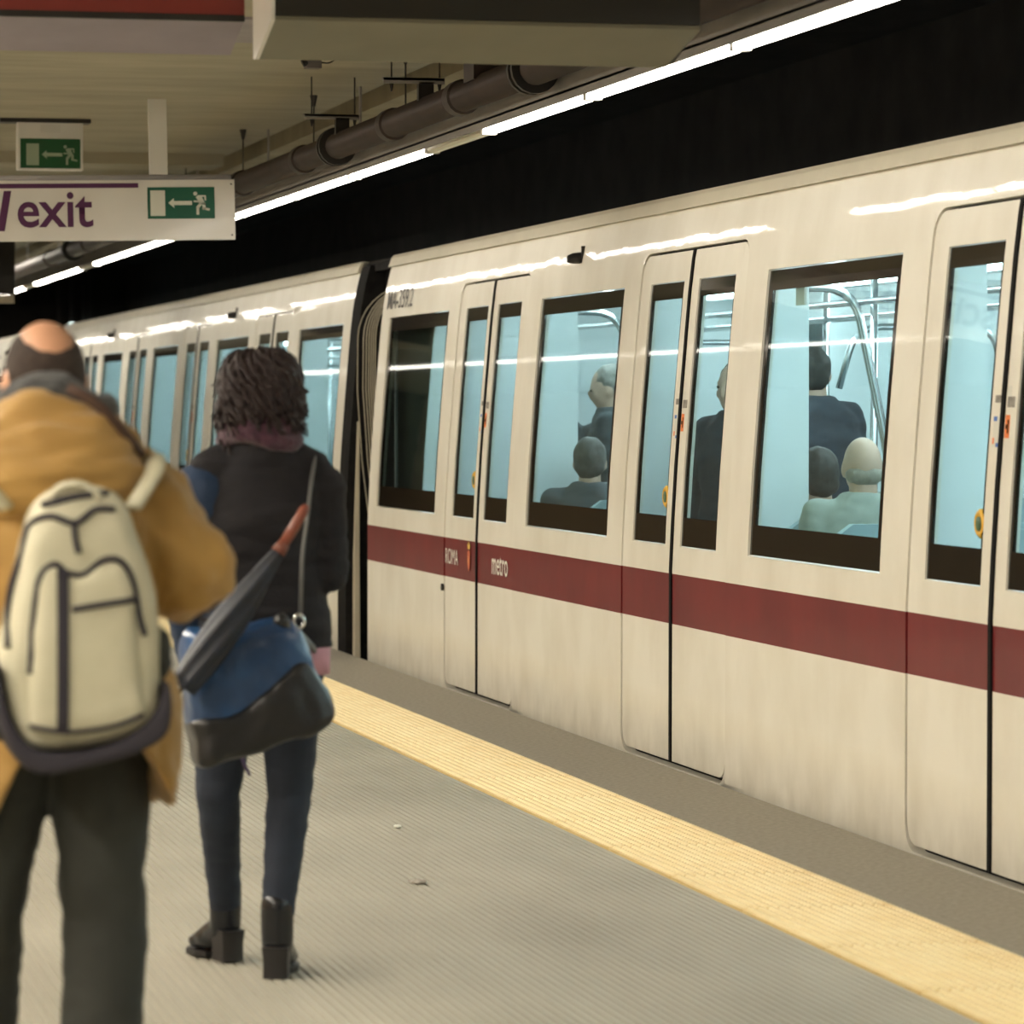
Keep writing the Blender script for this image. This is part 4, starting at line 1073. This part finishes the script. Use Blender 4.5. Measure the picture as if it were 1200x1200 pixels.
# ---- her shoulder bag and umbrella
BY = 9.56
sbag = thing('shoulder_bag', 'slouchy dark leather shoulder bag with blue light painted in, hanging behind the woman', 'bag', tuple(at(305, 870, BY)))
so_ = Vector(sbag.location)
BAGLIT = mat('bag_blue_lit', (.022, .085, .22), .32, col2=(.012, .035, .09), vscale=5, bump=.12, bscale=90, coat=.2)  # blue light on the dark bag, painted into its leather colour
BAGB = mat('bag_black_leather', (.010, .010, .011), .38, bump=.12, bscale=90)
bg = MB(); pillow(bg, outline([(222, 738), (262, 742), (300, 728), (334, 722), (352, 745), (372, 790), (386, 828), (374, 850), (318, 870), (268, 884), (232, 894), (224, 868), (216, 820), (212, 775)], BY, so_), 0, .085)
fuse(bg, 'bag_body', BAGLIT, sbag, .007, amp=.010, freq=(10, 10, 9), smooth=4, seed=4)
b2 = MB(); pillow(b2, outline([(222, 842), (260, 836), (310, 800), (345, 770), (366, 785), (389, 828), (376, 853), (318, 873), (268, 887), (230, 897), (224, 870)], BY, so_), 0, .100, ((1, 0), (.99, .5), (.95, .8), (.80, .97), (.5, 1.0)))  # overlay in the bag's own black where the painted blue light stops
fuse(b2, 'bag_unlit_part', BAGB, sbag, .007, amp=.008, freq=(10, 10, 9), smooth=3, seed=4)['label'] = 'black lower part of the bag outside the painted blue light'
gs = [at(x, y, BY - .06) - so_ for x, y in ((334, 726), (350, 760), (366, 795), (384, 830), (376, 848))]
MB().tube(gs, .006, 8).build('edge_binding', mat('binding_grey', (.12, .12, .10), .5), sbag, True)
sp0 = [at(352, 725, BY) - so_, at(354, 650, BY + .02) - so_, at(361, 600, BY + .05) - so_, at(364, 568, BY + .13) - so_]
sp0 += [Vector((WX + .145, WY - .03, 1.402)) - so_, Vector((WX + .14, WY + .06, 1.40)) - so_, Vector((WX + .10, WY + .16, 1.2)) - so_, Vector((WX + .12, WY + .15, 1.02)) - so_, at(372, 765, BY + .18) - so_, at(350, 740, BY + .03) - so_]
MB().tube(bent(sp0, .05, 3), .012, 8, flat=.45).build('strap', mat('strap_grey', (.10, .10, .095), .5), sbag, True)
for x, y in ((350, 728), (338, 742), (345, 755)):
    p = at(x, y, BY - .03) - so_; MB().tube([p + Vector((.014 * math.cos(t), -.002, .018 * math.sin(t))) for t in [2 * PI * i / 14 for i in range(15)]], .0045, 6, cap=False).build('ring', STEEL, sbag, True)
kn = MB(); 
for x, y, r in ((330, 728, .022), (334, 742, .02), (328, 750, .016)): kn.ell(at(x, y, BY - .05) - so_, (r, r, r))
fuse(kn, 'knotted_tab', BAGB, sbag, .005, amp=.005, freq=(40, 40, 40), smooth=1)

UY = 9.43
um = thing('umbrella', 'folded dark navy umbrella with brown handle tucked across the shoulder bag', 'umbrella', tuple(at(215, 805, UY)))
uo = Vector(um.location); ua, ub_ = at(214, 806, UY) - uo, at(331, 640, UY) - uo; uc = at(360, 592, UY) - uo
dd = (ub_ - ua)
cn = MB(); rings = []; d_, a_, n_ = frame(dd, Vector((0, -1, 0)))
for i in range(15):
    t = i / 14; r = .012 + .040 * math.sin(PI * min(1, t * .62 + .18)) - .024 * t
    rings.append([ua + dd * t + (a_ * math.cos(k * PI / 12 + t * 1.2) * .8 + n_ * math.sin(k * PI / 12 + t * 1.2)) * r * (1 + .16 * math.cos(6 * k * PI / 12)) for k in range(24)])
cn.loft(rings).build('canopy', mat('umbrella_navy', (.014, .020, .036), .5, col2=(.010, .012, .018), vscale=20), um, True)
MB().tube([ua, ua - d_ * .05], [.006, .003], 8).build('ferrule', DARKMET, um, True)
MB().tube([ub_ - d_ * .01, ub_.lerp(uc, .5), uc - d_ * .012, uc], [.014, .0145, .0135, .008], 12).build('handle', mat('handle_brown', (.23, .062, .035), .4, var=.2), um, True)
MB().tube([ub_ - d_ * .02, ub_ + d_ * .008], [.020, .016], 12).build('collar', mat('collar_brown', (.16, .05, .03), .5), um, True)

# ---- simple walkers and passengers
def figure(label, loc, rz, J, coat_c, hair_c, trou_c=(.02, .02, .025), skin=None, group=None, bald=False, cap_c=None, coat_t=.03, hem=.80):
    root = thing('person', label, 'person', loc, group, rz)
    i = len(bpy.data.objects)
    base_body(J, skin or SKINP, root, .013, face=True)
    seated = J['hipl'].z < .7
    cb_ = coat_mb(J, coat_t, J['pel'].z - (.08 if seated else .15), .01, (.072, .064, .05), .02)
    fuse(cb_, 'coat', mat('coat_%.3f_%.3f_%.3f' % coat_c, coat_c, .8, var=.25, vscale=8, **FAB), root, .013, amp=.008, freq=(9, 9, 18), smooth=3, seed=i)
    fuse(trousers_mb(J, (.088, .068, .055)), 'trousers', mat('trouser_%.3f_%.3f_%.3f' % trou_c, trou_c, .85, var=.2), root, .014, smooth=3)
    for k in 'lr': shoe(J, k, SHOEB, root)
    h = J['head']; R = Matrix.Rotation(J.get('yaw', 0), 3, 'Z') @ Matrix.Rotation(J.get('pitch', 0), 3, 'X'); hm = MB()
    if not bald:
        hm.ell(h + R @ Vector((0, -.026, .026)), (.086, .096, .102), 16, 12, R); hm.ell(h + R @ Vector((0, -.058, -.025)), (.078, .052, .062), 16, 12, R)
    else:
        hm.ell(h + R @ Vector((0, -.050, -.03)), (.080, .062, .045), 16, 12, R)
    fuse(hm, 'hair', mat('hair_%.3f_%.3f_%.3f' % hair_c, hair_c, .6, col2=tuple(c * .6 for c in hair_c), vscale=40), root, .010, amp=.006, freq=(26, 26, 20), smooth=2)
    return root
FLZ = .02
figure('seated passenger with dark hair and dark coat in the large right window', (4.655, 14.66, FLZ), 0.1, sit(1.70), (.05, .06, .07), (.045, .04, .035))
figure('seated grey haired balding passenger in pale coat in the large right window', (4.63, 14.0, FLZ), -.1, sit(1.76, pitch=.1), (.42, .45, .40), (.35, .31, .25), bald=True)
figure('standing passenger in dark blue coat seen from behind in the large right window', (5.38, 17.0, FLZ), .15, stand(1.80, yaw=-.4), (.035, .05, .07), (.06, .055, .05), coat_t=.06)
figure('standing grey haired passenger facing left with hand on a pole in the middle window', (4.98, 19.35, FLZ), 1.2, stand(1.74, elr=(.22, .20, 1.30), wrr=(.16, .34, 1.50), pitch=-.2, hdr=(0, .1, 1)), (.06, .075, .085), (.30, .28, .25))
figure('seated grey haired passenger low in the middle window', (4.52, 18.0, FLZ), -.3, sit(1.72), (.10, .11, .12), (.12, .11, .10))
figure('standing passenger in dark coat by the middle door right pane', (4.72, 16.05, FLZ), 2.2, stand(1.72), (.03, .04, .055), (.05, .045, .04))
pw = at(3, 455, 17.0)
figure('distant person in red jacket facing the camera at far left edge', (pw.x, 17.0, 0), PI, stand(1.66), (.22, .05, .05), (.05, .035, .03))
